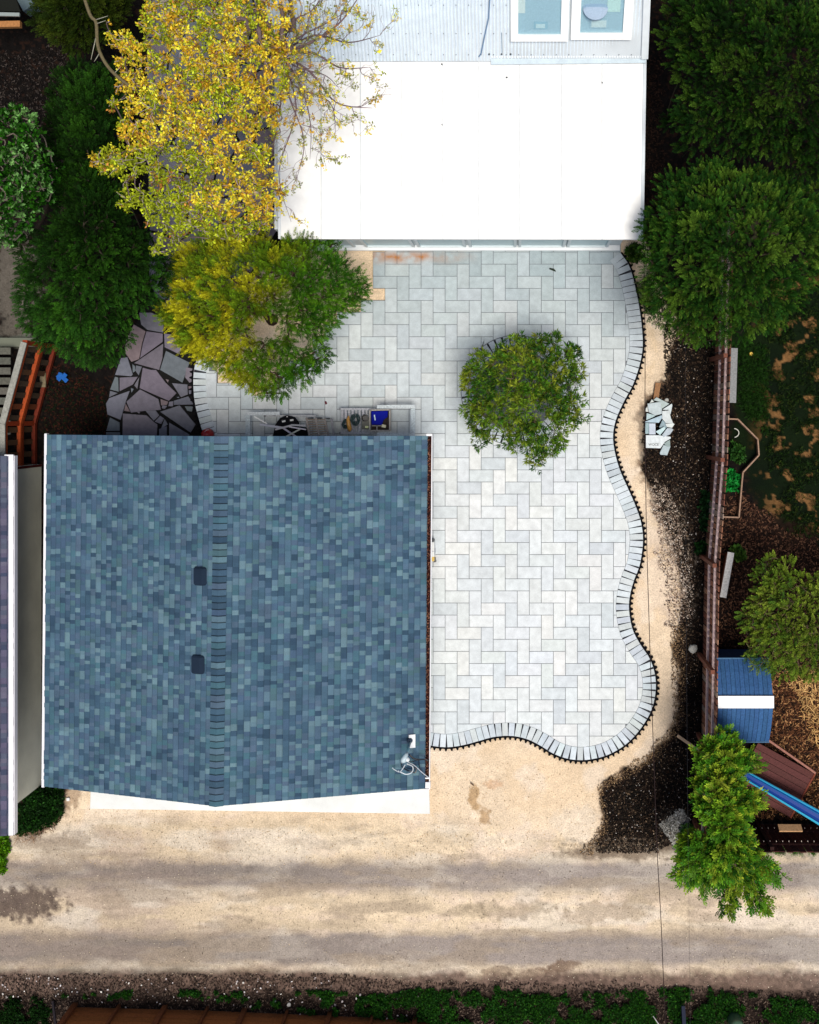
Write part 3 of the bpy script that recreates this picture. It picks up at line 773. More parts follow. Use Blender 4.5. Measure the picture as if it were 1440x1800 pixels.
def make_house():
    root = thing("house", PV(810, 260), "house with white standing-seam metal roof, corrugated upper roof and two skylights", "house")
    zE, zT = 2.6, 3.35
    BL, BR, TR, TL = PV(492, 420, zE), PV(1131, 421, zE), PV(1136, 103, zT), PV(490, 106, zT)
    wall = MB(); yw = P(0, 432)[1]; xl = P(520, 0)[0]; xr = P(1089, 0)[0]
    wall.prism([(xl, yw), (xr, yw), (xr, yw+9), (xl, yw+9)], -.05, zE-.12, A(226, 234, 236))
    wall.build("wall", M_stucco, root)
    # white roof
    r = MB(); n = Vector((0, 0, -.09)); W = (.76, .76, .75)
    r.add([BL, BR, TR, TL, BL+n, BR+n, TR+n, TL+n], [(0, 1, 2, 3), (7, 6, 5, 4), (0, 4, 5, 1), (1, 5, 6, 2), (2, 6, 7, 3), (3, 7, 4, 0)], W)
    ro = r.build("metal_roof", M_paint, root)
    sm_ = MB()
    for px in (565, 634, 707, 779, 842, 914, 988, 1059):
        t = (px-492)/(1131-492); a = BL.lerp(BR, t); b = TL.lerp(TR, (px-490)/(1136-490))
        u = Vector((0, 0, .016)); sm_.beam(a+u, b+u, .024, .03, (.54, .57, .59)); sm_.build("standing_seam", M_paint, ro); sm_ = MB()
    tr = MB(); u = Vector((0, 0, .012)); tr.beam(BR+u+Vector((-.03, 0, 0)), TR+u+Vector((-.03, 0, 0)), .07, .03, A(205, 214, 222)); tr.build("roof_trim", M_paint, ro); tr = MB(); tr.beam(BL+u, TL+u, .06, .03, A(230, 236, 240))
    tr.build("roof_trim", M_paint, ro)
    # glazed doors under the eave
    zd = 2.15
    xs = [(601, 624), (646, 728), (738, 818), (828, 906), (914, 990), (998, 1066)]
    for i, (a, b) in enumerate(xs):
        d = MB(); x0, x1 = P(a, 0)[0], P(b, 0)[0]; y = yw-.03; fr = A(226, 238, 242)
        for x in (x0, x1): d.box((x, y, zd/2+.06), (.07, .06, zd), fr)
        for z in (.12, zd): d.box(((x0+x1)/2, y, z), (x1-x0, .058, .12), fr)
        do = d.build("glazed_door" if i else "side_window", M_paint, root)
        g = MB(); g.box(((x0+x1)/2, y+.02, zd/2+.06), (x1-x0-.06, .02, zd-.1), A(176, 208, 216)); g.build("pane", M_plastic, do)
    s = MB(); s.box(((xl+xr)/2+.1, yw-.06, .05), (xr-xl-.2, .14, .10), A(244, 248, 250)); s.build("door_sill", M_paint, root)
    # corrugated upper roof, about 42 degrees
    z0 = zT+.03; a0 = PV(482, 108, z0); a1 = PV(1133.5, 103, z0); slope = 0.9; run = 3.3
    pitch = .076; c1 = A(214, 227, 238, 1.05); m = MB(); nseg = 8
    Wd = a1.x-a0.x; N_ = int(Wd/pitch*nseg)
    up = Vector((0, -slope, 1)).normalized()
    vs = []; fs = []
    for i in range(N_+1):
        x = a0.x+Wd*i/N_; h = 0.014*math.cos(2*math.pi*i/nseg)+.02
        for k, t in enumerate((0, 1)):
            y = a0.y+(a1.y-a0.y)*(i/N_)*(1-t)+run*t
            vs.append(Vector((x, y if t else a0.y+(a1.y-a0.y)*i/N_, z0+slope*run*t))+up*h)
    for i in range(N_): fs.append((2*i, 2*i+2, 2*i+3, 2*i+1))
    m.add(vs, fs, c1); cr = m.build("corrugated_roof", M_galv, root, smooth=True)
    bb = MB(); e = .0
    bb.add([(a0.x, a0.y, z0), (a1.x, a0.y, z0), (a1.x, a0.y+run, z0+slope*run-.03), (a0.x, a0.y+run, z0+slope*run-.03), (a1.x, a0.y+2*run, z0), (a0.x, a0.y+2*run, z0), (a0.x, a0.y, -0.05), (a1.x, a0.y, -0.05), (a1.x, a0.y+2*run, -0.05), (a0.x, a0.y+2*run, -0.05)],
        [(0, 1, 2, 3), (3, 2, 4, 5), (0, 3, 5), (1, 4, 2), (6, 7, 1, 0), (7, 8, 4, 1), (8, 9, 5, 4), (9, 6, 0, 5)], A(214, 222, 228)); bb.build("upper_storey", M_stucco, root)
    def on(px, py, off=0.0):      # point of the upper roof plane under a pixel
        z = z0
        for _ in range(40):
            y = CY-(py-NY)*(1-z/HC)/S; z = z*.5+.5*(z0+slope*(y-a0.y))
        return PV(px, py, z)+up*off
    # flashing strip, edge trim
    f = MB(); f.beam(PV(863, 107, zT+.06), PV(1136, 104, zT+.06), .17, .02, A(205, 222, 232)); 
    for k in range(60):
        p = PV(865+k*4.5, 100, zT+.10); f.box(p, (.03, .05, .03), A(236, 242, 246))
    f.build("flashing", M_galv, cr)
    f = MB(); f.beam(on(1133, 102, .04), on(1140, -80, .04), .15, .05, A(232, 240, 246)); f.build("rake_trim", M_paint, cr)
    f = MB(); f.tube([on(863, -30, .06), on(859, 30, .06), on(852, 62, .06), on(846, 92, .06), on(842, 98, .05)], .014, A(110, 140, 175), 6); f.build("cable", M_plastic, cr)
    for row in (95, 58, 8):
        for px in range(560, 1120, 22):
            if 890 < px and row < 70: continue
            sc = MB(); sc.lathe(on(px, row, .035), [(.012, 0), (.010, .008)], (.08, .1, .12), 6); sc.build("roof_screw", M_plastic, cr)
    for px in (860, 882, 898): sc = MB(); sc.lathe(on(px, 94, .035), [(.022, 0), (.018, .01)], (.03, .04, .05), 8); sc.build("roof_screw", M_plastic, cr)
    st = MB(); st.beam(on(883, 92, .036), on(882, 56, .036), .012, .008, A(110, 135, 155)); st.build("conduit", M_galv, cr)
    # skylights
    for i, (x0, x1, yb, g0, g1) in enumerate(((898, 998, 69, 911, 983), (1003, 1109, 66, 1019, 1091))):
        k = MB(); wf = A(252, 250, 246, 1.05)
        A_ = on(x0, yb, .06); B_ = on(x1, yb, .06); yd = 1.05; tv = Vector((0, 1, slope)).normalized()*yd*1.345
        wdt = (g0-x0)*.0122
        k.beam(A_+Vector((wdt/2, 0, 0)), A_+tv+Vector((wdt/2, 0, 0)), wdt, .12, wf, up=up); k.beam(B_-Vector((wdt/2, 0, 0)), B_+tv-Vector((wdt/2, 0, 0)), wdt, .12, wf, up=up)
        tb = Vector((0, 1, slope)).normalized()*.075
        k.beam(A_+tb+Vector((wdt+.001, 0, 0)), B_+tb-Vector((wdt+.001, 0, 0)), .15, .117, wf, up=up); k.beam(A_+tv-tb+Vector((wdt+.001, 0, 0)), B_+tv-tb-Vector((wdt+.001, 0, 0)), .15, .117, wf, up=up)
        so = k.build("skylight", M_paint, root)
        g = MB(); q = [A_+tb+Vector((wdt, 0, 0)), B_+tb-Vector((wdt, 0, 0)), B_+tv-tb-Vector((wdt, 0, 0)), A_+tv-tb+Vector((wdt, 0, 0))]
        g.add([v+up*.045 for v in q]+[v+up*.037 for v in q], [(0, 1, 2, 3), (7, 6, 5, 4), (0, 4, 5, 1), (1, 5, 6, 2), (2, 6, 7, 3), (3, 7, 4, 0)], (.8, .9, .95)); g.build("pane", M_glass, so)
        # room seen through the glass: pale blind, furniture below the pane
        h = MB(); ctr = (A_+B_)/2; tn = Vector((0, 1, slope)).normalized(); Mx = Matrix((Vector((1, 0, 0)), tn, up)).transposed()
        h.box(ctr+tn*.7+up*-.012, (x1*.0122-x0*.0122-.1, 1.3, .02), A(186, 212, 222), M=Mx)
        if i == 0:
            h.box(ctr+tn*.34+Vector((.03, 0, 0))+up*.012, (.3, .15, .02), A(170, 205, 218), M=Mx); h.box(ctr+tn*.33+Vector((.02, 0, 0))+up*.026, (.2, .09, .01), A(215, 235, 236), M=Mx); h.box(ctr+tn*.86+Vector((-.4, 0, 0))+up*.012, (.18, .5, .02), A(235, 242, 236), M=Mx)
        else:
            h.box(ctr+tn*.34+Vector((-.06, 0, 0))+up*.012, (.38, .2, .02), A(190, 215, 225), M=Mx); h.box(ctr+tn*.34+Vector((-.06, 0, 0))+up*.026, (.32, .15, .01), A(225, 238, 236), M=Mx); h.box(ctr+tn*.85+Vector((.24, 0, 0))+up*.012, (.28, .5, .02), A(220, 245, 236), M=Mx)
            h.lathe(ctr+tn*.68+Vector((-.15, 0, 0))+up*.0, [(.27, 0), (.27, .03), (.2, .05), (.0, .055)], A(170, 190, 212), 20)
        h.build("interior", M_cloth, so)
    # small debris on the white roof
    for px, py, l in ((777, 113, "dark speck of leaf at the top edge of the white roof"), (891, 136, "dark leaf on the white roof below the skylights"), (1059, 145, "dark leaf on the white roof nearest its right edge"), (778, 219, "tiny leaf speck in the middle of the white roof")):
        d = MB(); d.box(on2(px, py, zE, zT), (.03, .04, .02), (.08, .09, .1), rz=px); tag(d.build("dead_leaf", M_chip), l, "leaf")
def on2(px, py, zE, zT):
    t = (420-py)/(420-105); return PV(px, py, zE+(zT-zE)*t+.02)
make_house()

# ------------------------------------------------------------------ fences
def make_fence(name, base_pts, height, rails, pick_off, pick_col, rail_col, post_col, label, z_noise=.03, pitch=.152, posts=None, rail_side=-1, gap=.012):
    root = thing(name, PV(*base_pts[0]), label, "fence"); rnd = random.Random(len(label))
    pk = MB()
    B = [PV(*p) for p in base_pts]
    for a, b in zip(B[:-1], B[1:]):
        d = (b-a); L = d.length; x = d.normalized(); nrm = Vector((-x.y, x.x, 0)) # left of travel
        n = int(L/pitch)
        for k in range(n):
            p = a+x*((k+.5)*L/n)+nrm*pick_off
            h = height+rnd.uniform(-z_noise, z_noise)
            M_ = Matrix((x, nrm, Vector((0, 0, 1)))).transposed()@Matrix.Rotation(rnd.uniform(-.01, .01), 3, 'Y')
            pk.box(p+Vector((0, 0, h/2)), (L/n-gap, .02, h), jit(A(*rnd.choice(pick_col)), .18, rnd), M=M_)
    pk.build("pickets", M_wood, root)
    for z in rails:
        for a, b in zip(B[:-1], B[1:]):
            d = (b-a).normalized(); nrm = Vector((-d.y, d.x, 0))*(pick_off-math.copysign(.035, pick_off)*1.0)
            r = MB(); r.beam(a+nrm+Vector((0, 0, z)), b+nrm+Vector((0, 0, z)), .05, .09, jit(A(*rail_col), .05, rnd)); r.build("rail", M_wood, root)
    for p in (posts or base_pts):
        q = PV(*p); m = MB(); m.box(q+Vector((0, 0, (height-.05)/2)), (.095, .095, height-.05), jit(A(*post_col), .1, rnd)); m.build("post", M_wood, root)
    return root
FB = [(1256, 400), (1250, 632), (1245, 803), (1232, 976), (1229, 1150), (1227, 1290), (1220, 1442)]
make_fence("picket_fence", FB, 2.0, (.85, 1.62), .10, [(150, 96, 72), (128, 78, 60), (164, 118, 92), (112, 70, 54), (146, 124, 108)], (214, 186, 180), (120, 72, 56), gap=.034, label="long weathered red-brown picket fence with two pale rails, right of the sand strip")
fb = make_fence("stained_fence", [(1222, 1446), (1330, 1446), (1500, 1447)], 1.75, (.5, 1.35), -.05, [(66, 26, 22), (58, 24, 20), (74, 32, 26)], (60, 26, 22), (52, 24, 20), "dark red stained board fence at the lower right, beside the alley")
for k in range(22):
    for z in (.5, 1.35):
        sc = MB(); p = PV(1300+k*10.5, 1446.5); sc.box((p.x, p.y+.09-.02, z+.03), (.012, .03, .03), A(225, 205, 190)); sc.build("fence_screw", M_paint, fb)
m = MB(); a = PV(1368, 1450, 1.0); m.box(PV(1389, 1457, 1.1)+Vector((0, .02, 0)), (.56, .035, .2), A(206, 160, 116), M=Matrix.Rotation(.5, 3, 'X'))
tag(m.build("board", M_wood), "short tan board fixed across the dark stained fence", "board")

def south_fence():
    root = thing("timber_fence", PV(360, 1772), "orange-brown timber fence along the photo's bottom edge below the alley", "fence"); rnd = random.Random(3)
    pts = [(128, 1771), (360, 1777), (640, 1789), (760, 1797)]
    B = [PV(*p) for p in pts]; m = MB()
    for a, b in zip(B[:-1], B[1:]):
        for k in range(8):
            m.beam(a+Vector((0, 0, .1+k*.2)), b+Vector((0, 0, .1+k*.2)), .025, .19, jit(A(150, 92, 52), .12, rnd))
    m.build("boards", M_wood, root)
    for px, w in ((132, .12), (210, .06), (290, .12), (365, .06), (430, .11), (505, .06), (580, .11), (655, .06), (730, .11)):
        t = np.interp(px, [p[0] for p in pts], [p[1] for p in pts]); q = PV(px, t-3)
        m = MB(); m.box(q+Vector((0, .03, .85)), (w, .09, 1.75), jit(A(112, 66, 40), .1, rnd)); m.build("post", M_wood, root)
    m = MB(); m.beam(PV(93, 1760, .05), PV(98, 1800, .3), .05, .05, A(40, 34, 40)); tag(m.build("stake", M_wood), "dark stake standing left of the timber fence", "stake")
south_fence()

def left_fence():
    root = thing("board_fence", PV(75, 680), "bright orange-stained slatted fence with a grey cap at the left edge", "fence"); rnd = random.Random(6)
    pts = [(98, 610), (62, 744), (62, 850)]; B = [PV(*p) for p in pts]; H_ = 1.8
    pk = MB()
    for a, b in zip(B[:-1], B[1:]):
        d = b-a; L = d.length; x = d.normalized(); n = int(L/.26)
        for k in range(n):
            p = a+x*((k+.5)*L/n)
            pk.box(p+Vector((0, 0, H_/2)), (.02, .13, H_), jit(A(*rnd.choice([(96, 70, 48), (108, 58, 34), (80, 66, 52)])), .15, rnd), rz=math.atan2(x.y, x.x)+math.pi/2)
    pk.build("pickets", M_wood, root)
    for z, c, w, h in ((1.8, (150, 150, 142), .14, .04), (1.7, (150, 66, 30), .06, .09), (.95, (168, 72, 30), .09, .10), (.80, (150, 60, 24), .05, .06), (.12, (110, 40, 20), .09, .12)):
        for a, b in zip(B[:-1], B[1:]):
            m = MB(); u = Vector((.03 if z < 1.75 else 0, 0, z)); m.beam(a+u, b+u, w, h, A(*c)); m.build("cap" if z > 1.75 else "rail", M_wood, root)
    for p in pts[:2]:
        m = MB(); q = PV(*p); m.box(q+Vector((0, 0, .88)), (.11, .11, 1.76), A(150, 58, 26)); m.build("post", M_wood, root)
    # deck of the neighbouring yard
    dk = thing("wooden_deck", PV(-10, 665, .5), "grey weathered deck boards with dark gaps behind the orange fence", "deck")
    m = MB()
    for k in range(9):
        m.box(PV(-22, 617+k*17.6, .55), (1.15, .17, .035), jit(A(92, 92, 84), .15, rnd))
    m.build("boards", M_wood, dk)
    m = MB()
    for px in (-50, -5): m.beam(PV(px, 612, .45), PV(px, 762, .45), .05, .12, A(60, 56, 50))
    m.build("joists", M_wood, dk)
    m = MB(); m.box(PV(32, 602, .1), (1.1, .22, .2), A(118, 122, 108)); tag(m.build("concrete_kerb", M_stucco), "grey concrete kerb at the top end of the orange fence", "kerb")
    m = MB(); m.box(PV(76, 668, .2), (.14, .36, .05), A(120, 108, 84)); tag(m.build("board_offcut", M_wood), "short dull tan board beside the orange fence", "board")
left_fence()

# small shed corner, top left
sh = thing("garden_shed", PV(0, 20), "dark roofed garden shed corner with grey and tan trim, top left", "shed")
m = MB(); z = 2.0
m.prism([P(-60, -40, z)[:2], P(22, -20, z)[:2], P(36, 20, z)[:2], P(-60, 18, z)[:2]], z-.05, z, A(26, 28, 24)); m.build("roof", M_shingle, sh)
m = MB(); m.beam(P(-60, 24, z-.02), P(35, 26, z-.02), .08, .05, A(150, 160, 158)); m.build("gutter", M_paint, sh)
m = MB(); m.beam(P(-60, 45, 1.7), P(37, 43, 1.7), .14, .12, A(176, 122, 74)); m.build("beam", M_wood, sh)
m = MB(); m.prism([P(-60, -40, 0)[:2], P(30, -40, 0)[:2], P(34, 18, 0)[:2], P(-60, 18, 0)[:2]], 0, 1.92, A(60, 52, 44)); m.build("wall", M_wood, sh)
m = MB(); m.box(PV(48, 4, .2), (.3, .5, .4), A(120, 140, 144), rz=.5); tag(m.build("storage_box", M_paint), "pale grey box beside the dark shed corner at top left", "box")

# ------------------------------------------------------------------ loose slabs and planks
def slab_pile():
    zb = 0.0; T = [  # (polygon in zoom pixels, z, tilt, colour)
        ([(560, 190), (640, 120), (960, 285), (760, 420), (740, 240)], .10, 0, (178, 192, 192)),
        ([(520, 170), (580, 235), (465, 270)], .08, 0, (214, 222, 220)),
        ([(365, 410), (420, 330), (470, 500), (365, 480)], .07, 0, (216, 220, 216)),
        ([(410, 280), (740, 235), (775, 440), (770, 540), (610, 580), (450, 500)], .16, 0, (192, 204, 208)),
        ([(390, 520), (620, 580), (560, 620), (380, 700)], .12, 0, (178, 200, 204)),
        ([(785, 430), (1030, 280), (1040, 330), (990, 560), (950, 460)], .13, 0, (208, 218, 222)),
        ([(340, 740), (780, 570), (780, 640), (700, 765), (360, 755)], .18, 1, (178, 200, 214)),
        ([(780, 465), (955, 460), (1000, 640), (1060, 775), (880, 775), (780, 660)], .2, 0, (208, 216, 218)),
        ([(360, 770), (460, 770), (460, 1045), (345, 1045)], .11, 0, (160, 184, 190)),
        ([(450, 780), (610, 780), (615, 1060), (450, 1060)], .15, 0, (200, 210, 224)),
        ([(700, 880), (790, 690), (880, 780), (920, 880), (850, 900)], .12, 0, (150, 172, 182)),
        ([(860, 790), (1065, 775), (1095, 800), (1030, 895), (900, 870)], .16, 0, (218, 226, 226)),
        ([(615, 990), (830, 865), (870, 910), (730, 1080)], .2, 0, (196, 222, 226)),
        ([(780, 1070), (910, 900), (1010, 900), (1065, 935), (980, 1060), (820, 1130)], .19, 0, (186, 198, 208)),
        ([(370, 1080), (680, 1080), (1000, 1120), (1005, 1160), (850, 1250), (735, 1410), (365, 1400)], .17, 0, (224, 232, 236)),
        ([(820, 1290), (980, 1190), (985, 1370), (900, 1370)], .09, 0, (150, 168, 168)),
        ([(720, 1530), (810, 1330), (990, 1360), (910, 1590), (740, 1575)], .06, 0, (178, 194, 200))]
    lab = ["long grey slab at the top back of the broken slab pile", "small pale triangular chip at the upper left tip of the slab pile", "small pale slab sliver on the pile's left edge", "large square-ish pale slab near the top of the pile", "blue-grey slab half under the square one, left side of the pile",
        "white pointed slab at the upper right corner of the pile", "bluish wedge slab lying across the middle of the pile", "large pale upright slab on the right side of the pile", "narrow grey slab on the left edge of the pile", "narrow lilac-grey block left of the pile's centre",
        "dark grey slab sunk in the middle of the pile", "white pointed slab sticking out right of the pile", "small pale cyan brick slanting in the pile's lower middle", "grey slab with striped top at the lower right of the pile", "broad white slab with black lettering at the pile's lower end",
        "dark grey slab tucked under the lettered slab", "grey block lying alone below the slab pile"]
    rnd = random.Random(2)
    for (poly, z, t, c), l in zip(T, lab):
        pts = [P(1110+a/14.4, 690+b/14.4, z+.05) for a, b in poly]
        cx = sum(p[0] for p in pts)/len(pts); cy = sum(p[1] for p in pts)/len(pts)
        m = MB(); q = [(p[0], p[1]) for p in pts]; m.prism(q, z, z+.045, A(*c), inset=.006)
        tx, ty = rnd.uniform(-.16, .16), rnd.uniform(-.16, .16)
        m.v = [(v[0], v[1], max(.005, v[2]+(v[0]-cx)*tx+(v[1]-cy)*ty)) for v in m.v]
        o = m.build("stone_slab", M_stone); tag(o, l, "slab", "broken paving slabs in a pile")
        if 'lettering' in l:
            cu = bpy.data.curves.new("lettering", 'FONT'); cu.body = "WOCE"; cu.size = .085; cu.extrude = .002; cu.align_x = 'CENTER'
            tmp = bpy.data.objects.new("tmp", cu); COL.objects.link(tmp); dg = bpy.context.evaluated_depsgraph_get()
            me = bpy.data.meshes.new_from_object(tmp.evaluated_get(dg)); bpy.data.objects.remove(tmp)
            lo = bpy.data.objects.new("lettering", me); COL.objects.link(lo); lo.parent = o
            p = P(1110+560/14.4, 690+1345/14.4, z+.05); zz = z+.05+(p[0]-cx)*tx+(p[1]-cy)*ty
            lo.location = (p[0], p[1], zz); lo.rotation_euler = (math.atan(ty), -math.atan(tx), 0)
            mt = bpy.data.materials.new("black_print"); mt.use_nodes = True; mt.node_tree.nodes["Principled BSDF"].inputs["Base Color"].default_value = (.02, .02, .02, 1)
            me.materials.clear(); me.materials.append(mt)
slab_pile()
def plank(name, a, b, z, w, t, c, label, cat="plank", za=None):
    m = MB(); m.beam(P(*a, z if za is None else za), P(*b, z), w, t, A(*c)); return tag(m.build(name, M_wood), label, cat)
plank("plank", (1157, 673), (1153, 702), .05, .13, .04, (150, 110, 76), "short brown plank lying just above the broken slab pile")
plank("plank", (1191, 1293), (1238, 1326), .45, .07, .04, (226, 190, 150), "pale tan board leaning from the dark mulch onto the picket fence", za=.06)

def bench(name, a, b, w, z, top_c, leg_c, label, shift=0):
    root = thing(name, PV(*a), label, "bench"); A0, B0 = PV(*a, z), PV(*b, z); d = (B0-A0).normalized(); n = Vector((-d.y, d.x, 0))
    m = MB(); m.beam(A0, B0, w, .045, A(*top_c)); m.build("seat", M_wood, root)
    m = MB(); m.beam(A0+d*.05-n*(w/2-.0)+Vector((0, 0, -.14)), B0-d*.05-n*(w/2)+Vector((0, 0, -.14)), .03, .22, A(*leg_c)); m.build("apron", M_wood, root)
    for t in (.1, .9):
        p = A0.lerp(B0, t); m = MB()
        m.beam((p.x-n.x*w*.6, p.y-n.y*w*.6, 0), p+Vector((0, 0, -.03)), .09, .04, A(*leg_c), up=d); m.beam((p.x+n.x*w*.6, p.y+n.y*w*.6, 0), p+Vector((0, 0, -.03)), .09, .04, A(*leg_c), up=d); m.build("leg", M_wood, root)
bench("plank_bench", (1291, 612), (1288, 708), .16, .42, (138, 140, 142), (92, 92, 92), "narrow weathered grey bench right of the fence, below the big evergreen")
bench("plank_bench", (1285, 971), (1271, 1050), .16, .5, (226, 224, 222), (96, 52, 34), "bench with a white top and red-brown side, right of the fence by bark chips")

def bed_edge():
    root = thing("garden_edging", PV(1300, 800), "thin pale wooden edging round a garden bed right of the fence", "edging")
    pts = [(1274, 736), (1296, 737), (1331, 772), (1333, 800), (1305, 830), (1303, 850), (1298, 909), (1264, 908)]
    for a, b in zip(pts[:-1], pts[1:]):
        m = MB(); m.beam(P(*a, .12), P(*b, .12), .035, .2, A(158, 128, 108)); m.build("edge_board", M_wood, root)
bed_edge()
m = MB(); m.tube([P(1289+10*math.cos(t), 761+8*math.sin(t), .06) for t in np.linspace(-1.4, 1.3, 12)], .012, A(190, 190, 180), 6)
tag(m.build("hose_piece", M_plastic), "curved pale piece of hose inside the edged garden bed", "hose")

# ------------------------------------------------------------------ playhouse, platform, slide
def playhouse():
    root = thing("playhouse", PV(1290, 1220), "small blue playhouse with a plank roof and a white ridge stripe", "playhouse")
    x0 = CX+352/70*.9464; x1 = CX+447/70*.9464; yN = CY-5.773; yR = CY-6.74; yS = CY-7.76; zE, zR = 1.5, 1.95; rnd = random.Random(9)
    w = MB(); w.prism([(x0+.08, yN-.1), (x1-.08, yN-.1), (x1-.08, yS+.1), (x0+.08, yS+.1)], 0, zE-.01, A(40, 62, 92)); 
    for x in (x0+.08, x1-.12): w.add([(x, yN-.1, zE-.01), (x, yS+.1, zE-.01), (x, yR, zR-.06), (x+.04, yN-.1, zE-.01), (x+.04, yS+.1, zE-.01), (x+.04, yR, zR-.06)], [(0, 1, 2), (5, 4, 3), (0, 2, 5, 3), (1, 4, 5, 2)], A(40, 62, 92))
    w.build("wall", M_wood, root)
    # gently curved roof: slope eases near the eaves
    r = MB(); n = 12
    for k in range(n):
        a = x0+(x1-x0)*k/n+.004; b = x0+(x1-x0)*(k+1)/n-.004; c = jit(A(52, 92, 140), .10, rnd)
        for ys in ((yN, 1), (yS, -1)):
            ye = ys[0]
            prof = [(0, zR), (.35, zR-.10), (.7, zR-.26), (1.0, zE)]
            vs = []
            for t, z in prof: y = yR+(ye-yR)*t; vs += [(a, y, z), (b, y, z)]
            for t, z in prof: y = yR+(ye-yR)*t; vs += [(a, y, z-.03), (b, y, z-.03)]
            fs = []
            for i in range(3): fs += [(2*i, 2*i+1, 2*i+3, 2*i+2), (8+2*i+2, 8+2*i+3, 8+2*i+1, 8+2*i), (2*i, 2*i+2, 8+2*i+2, 8+2*i), (2*i+1, 8+2*i+1, 8+2*i+3, 2*i+3)]
            fs.append((6, 7, 15, 14)); r.add(vs, fs, c)
    ro = r.build("roof", M_wood, root)
    g = MB(); g.beam((x0-.01, yR+.095, zR-.0), (x1+.01, yR+.095, zR-.0), .18, .03, A(252, 250, 250)); g.beam((x0-.01, yR-.04, zR+.003), (x1+.01, yR-.04, zR+.003), .12, .03, A(252, 250, 250)); g.build("ridge_board", M_paint, ro)
    g = MB()
    for ye in (yN, yS): g.beam((x0, ye, zE-.01), (x1, ye, zE-.01), .03, .07, A(70, 106, 140))
    g.build("eave_trim", M_wood, ro)
playhouse()
def platform():
    root = thing("wooden_platform", PV(1370, 1365), "dark red-brown plank platform beside the blue slide", "platform"); rnd = random.Random(1)
    z = .35; a = PV(1333, 1305, z); b = PV(1431, 1359, z); d = (b-a); L = d.length; x = d.normalized(); y = Vector((x.y, -x.x, 0)); ang = math.atan2(x.y, x.x)
    m = MB()
    for k in range(8):
        w = .145; l0 = 0 if k > 0 else .25
        m.box(a+x*(L/2)+y*(k*.155+.08), (L, w, .035), jit(A(92, 50, 48), .14, rnd), rz=ang)
    m.build("planks", M_wood, root)
    m = MB(); m.beam(PV(1350, 1300, z+.05), PV(1433, 1358, z+.05), .05, .12, A(160, 110, 96)); m.build("trim_board", M_wood, root)
    m = MB(); e = b+x*.02; m.beam(e+Vector((0, 0, -.03)), e+y*1.25+Vector((0, 0, -.03)), .04, .12, A(120, 56, 40)); m.build("fascia", M_wood, root)
    for sx in (.1, .9):
        for sy in (.15, 1.1):
            m = MB(); q = a+x*L*sx+y*sy; m.box((q.x, q.y, z/2-.02), (.08, .08, z-.04), A(70, 40, 34), rz=ang); m.build("leg", M_wood, root)
platform()
def slide():
    root = thing("slide", PV(1310, 1360), "long glossy blue slide running off the photo's lower right edge", "slide")
    n = 14; path = [(1300+(1478-1300)*t, 1356+(1459-1356)*t, .55+.85*t) for t in np.linspace(0, 1, n)]
    def strip(offs, zs, c, name, mat):
        m = MB(); vs = []
        for i, (px, py, z) in enumerate(path):
            p = PV(px, py, z); t = i/(n-1); W = .095+.06*t; d = Vector((.866, -.5, 0)); nn = Vector((.5, .866, 0))
            for o, h in zip(offs, zs): vs.append(p+nn*o*W+Vector((0, 0, h)))
        k = len(offs); fs = []
        for i in range(n-1):
            for j in range(k): q = (j+1) % k; fs.append((i*k+j, i*k+q, (i+1)*k+q, (i+1)*k+j))
        fs += [tuple(range(k)), tuple(reversed(range((n-1)*k, n*k)))]
        m.add(vs, fs, c); return m.build(name, mat, root)
    strip([-.8, -.3, .3, .8, .8, .3, -.3, -.8], [-.02, -.05, -.05, -.02, -.04, -.07, -.07, -.04], A(12, 62, 150), "chute", M_plastic)
    strip([-1.1, -.95, -.75, -.75, -1.1], [.03, .05, .03, -.04, -.04], A(70, 200, 240), "rim", M_plastic)
    strip([.75, .95, 1.1, 1.1, .75], [.03, .05, .03, -.04, -.04], A(60, 180, 225), "rim", M_plastic)
    strip([.35, .45, .5, .4], [-.03, -.015, -.03, -.05], A(30, 130, 190), "rib", M_plastic)
    for t in (.35, .8):
        px, py, z = path[int(t*(n-1))]; p = PV(px, py, z); m = MB(); m.tube([(p.x, p.y, 0), p+Vector((0, 0, -.06))], .03, A(60, 60, 70), 8); m.build("support", M_paint, root)
slide()

# ------------------------------------------------------------------ garden furniture under the eave
GREY = (186, 188, 194)
def lounge(px0, px1, py0, py1, arm0, arm1, head, label):
    z = .36; root = thing("lounge_chair", PV((px0+px1)/2, (py0+py1)/2), label, "lounge chair", "slatted wooden lounge chairs"); rnd = random.Random(px0)
    m = MB()
    for py in (py0, py1): m.beam(P(px0, py, z), P(px1, py, z), .05, .07, jit(A(*GREY), .05, rnd))
    m.build("side_rail", M_wood, root)
    m = MB(); px = px0+3
    while px < arm0+6: m.beam(P(px, py0+1, z+.02), P(px, py1-1, z+.02), .055, .022, jit(A(*GREY), .1, rnd)); px += 6.1
    m.build("seat_slats", M_wood, root)
    for py, e in ((py0-4, 0), (py1+2.5, 1)):
        m = MB(); m.beam(P(arm0, py, .58), P(arm1, py+(.5 if e else -.5), .58), .085, .03, jit(A(206, 214, 220), .05, rnd)); m.build("arm", M_wood, root)
    m = MB(); m.beam(P(head, py0-2, .5), P(head, py1+2, .5), .11, .035, A(200, 212, 218)); m.build("head_bar", M_wood, root)
    for px, py in ((px0+3, py0), (px0+3, py1), (arm1-3, py0-2), (arm1-3, py1+2)):
        m = MB(); q = PV(px, py); m.box((q.x, q.y, .17), (.05, .05, .34) if px < px0+9 else (.05, .05, .34), A(130, 130, 136)); 
        if px > px0+9: m.box((q.x, q.y, .45), (.045, .045, .22), A(130, 130, 136))
        m.build("leg", M_wood, root)
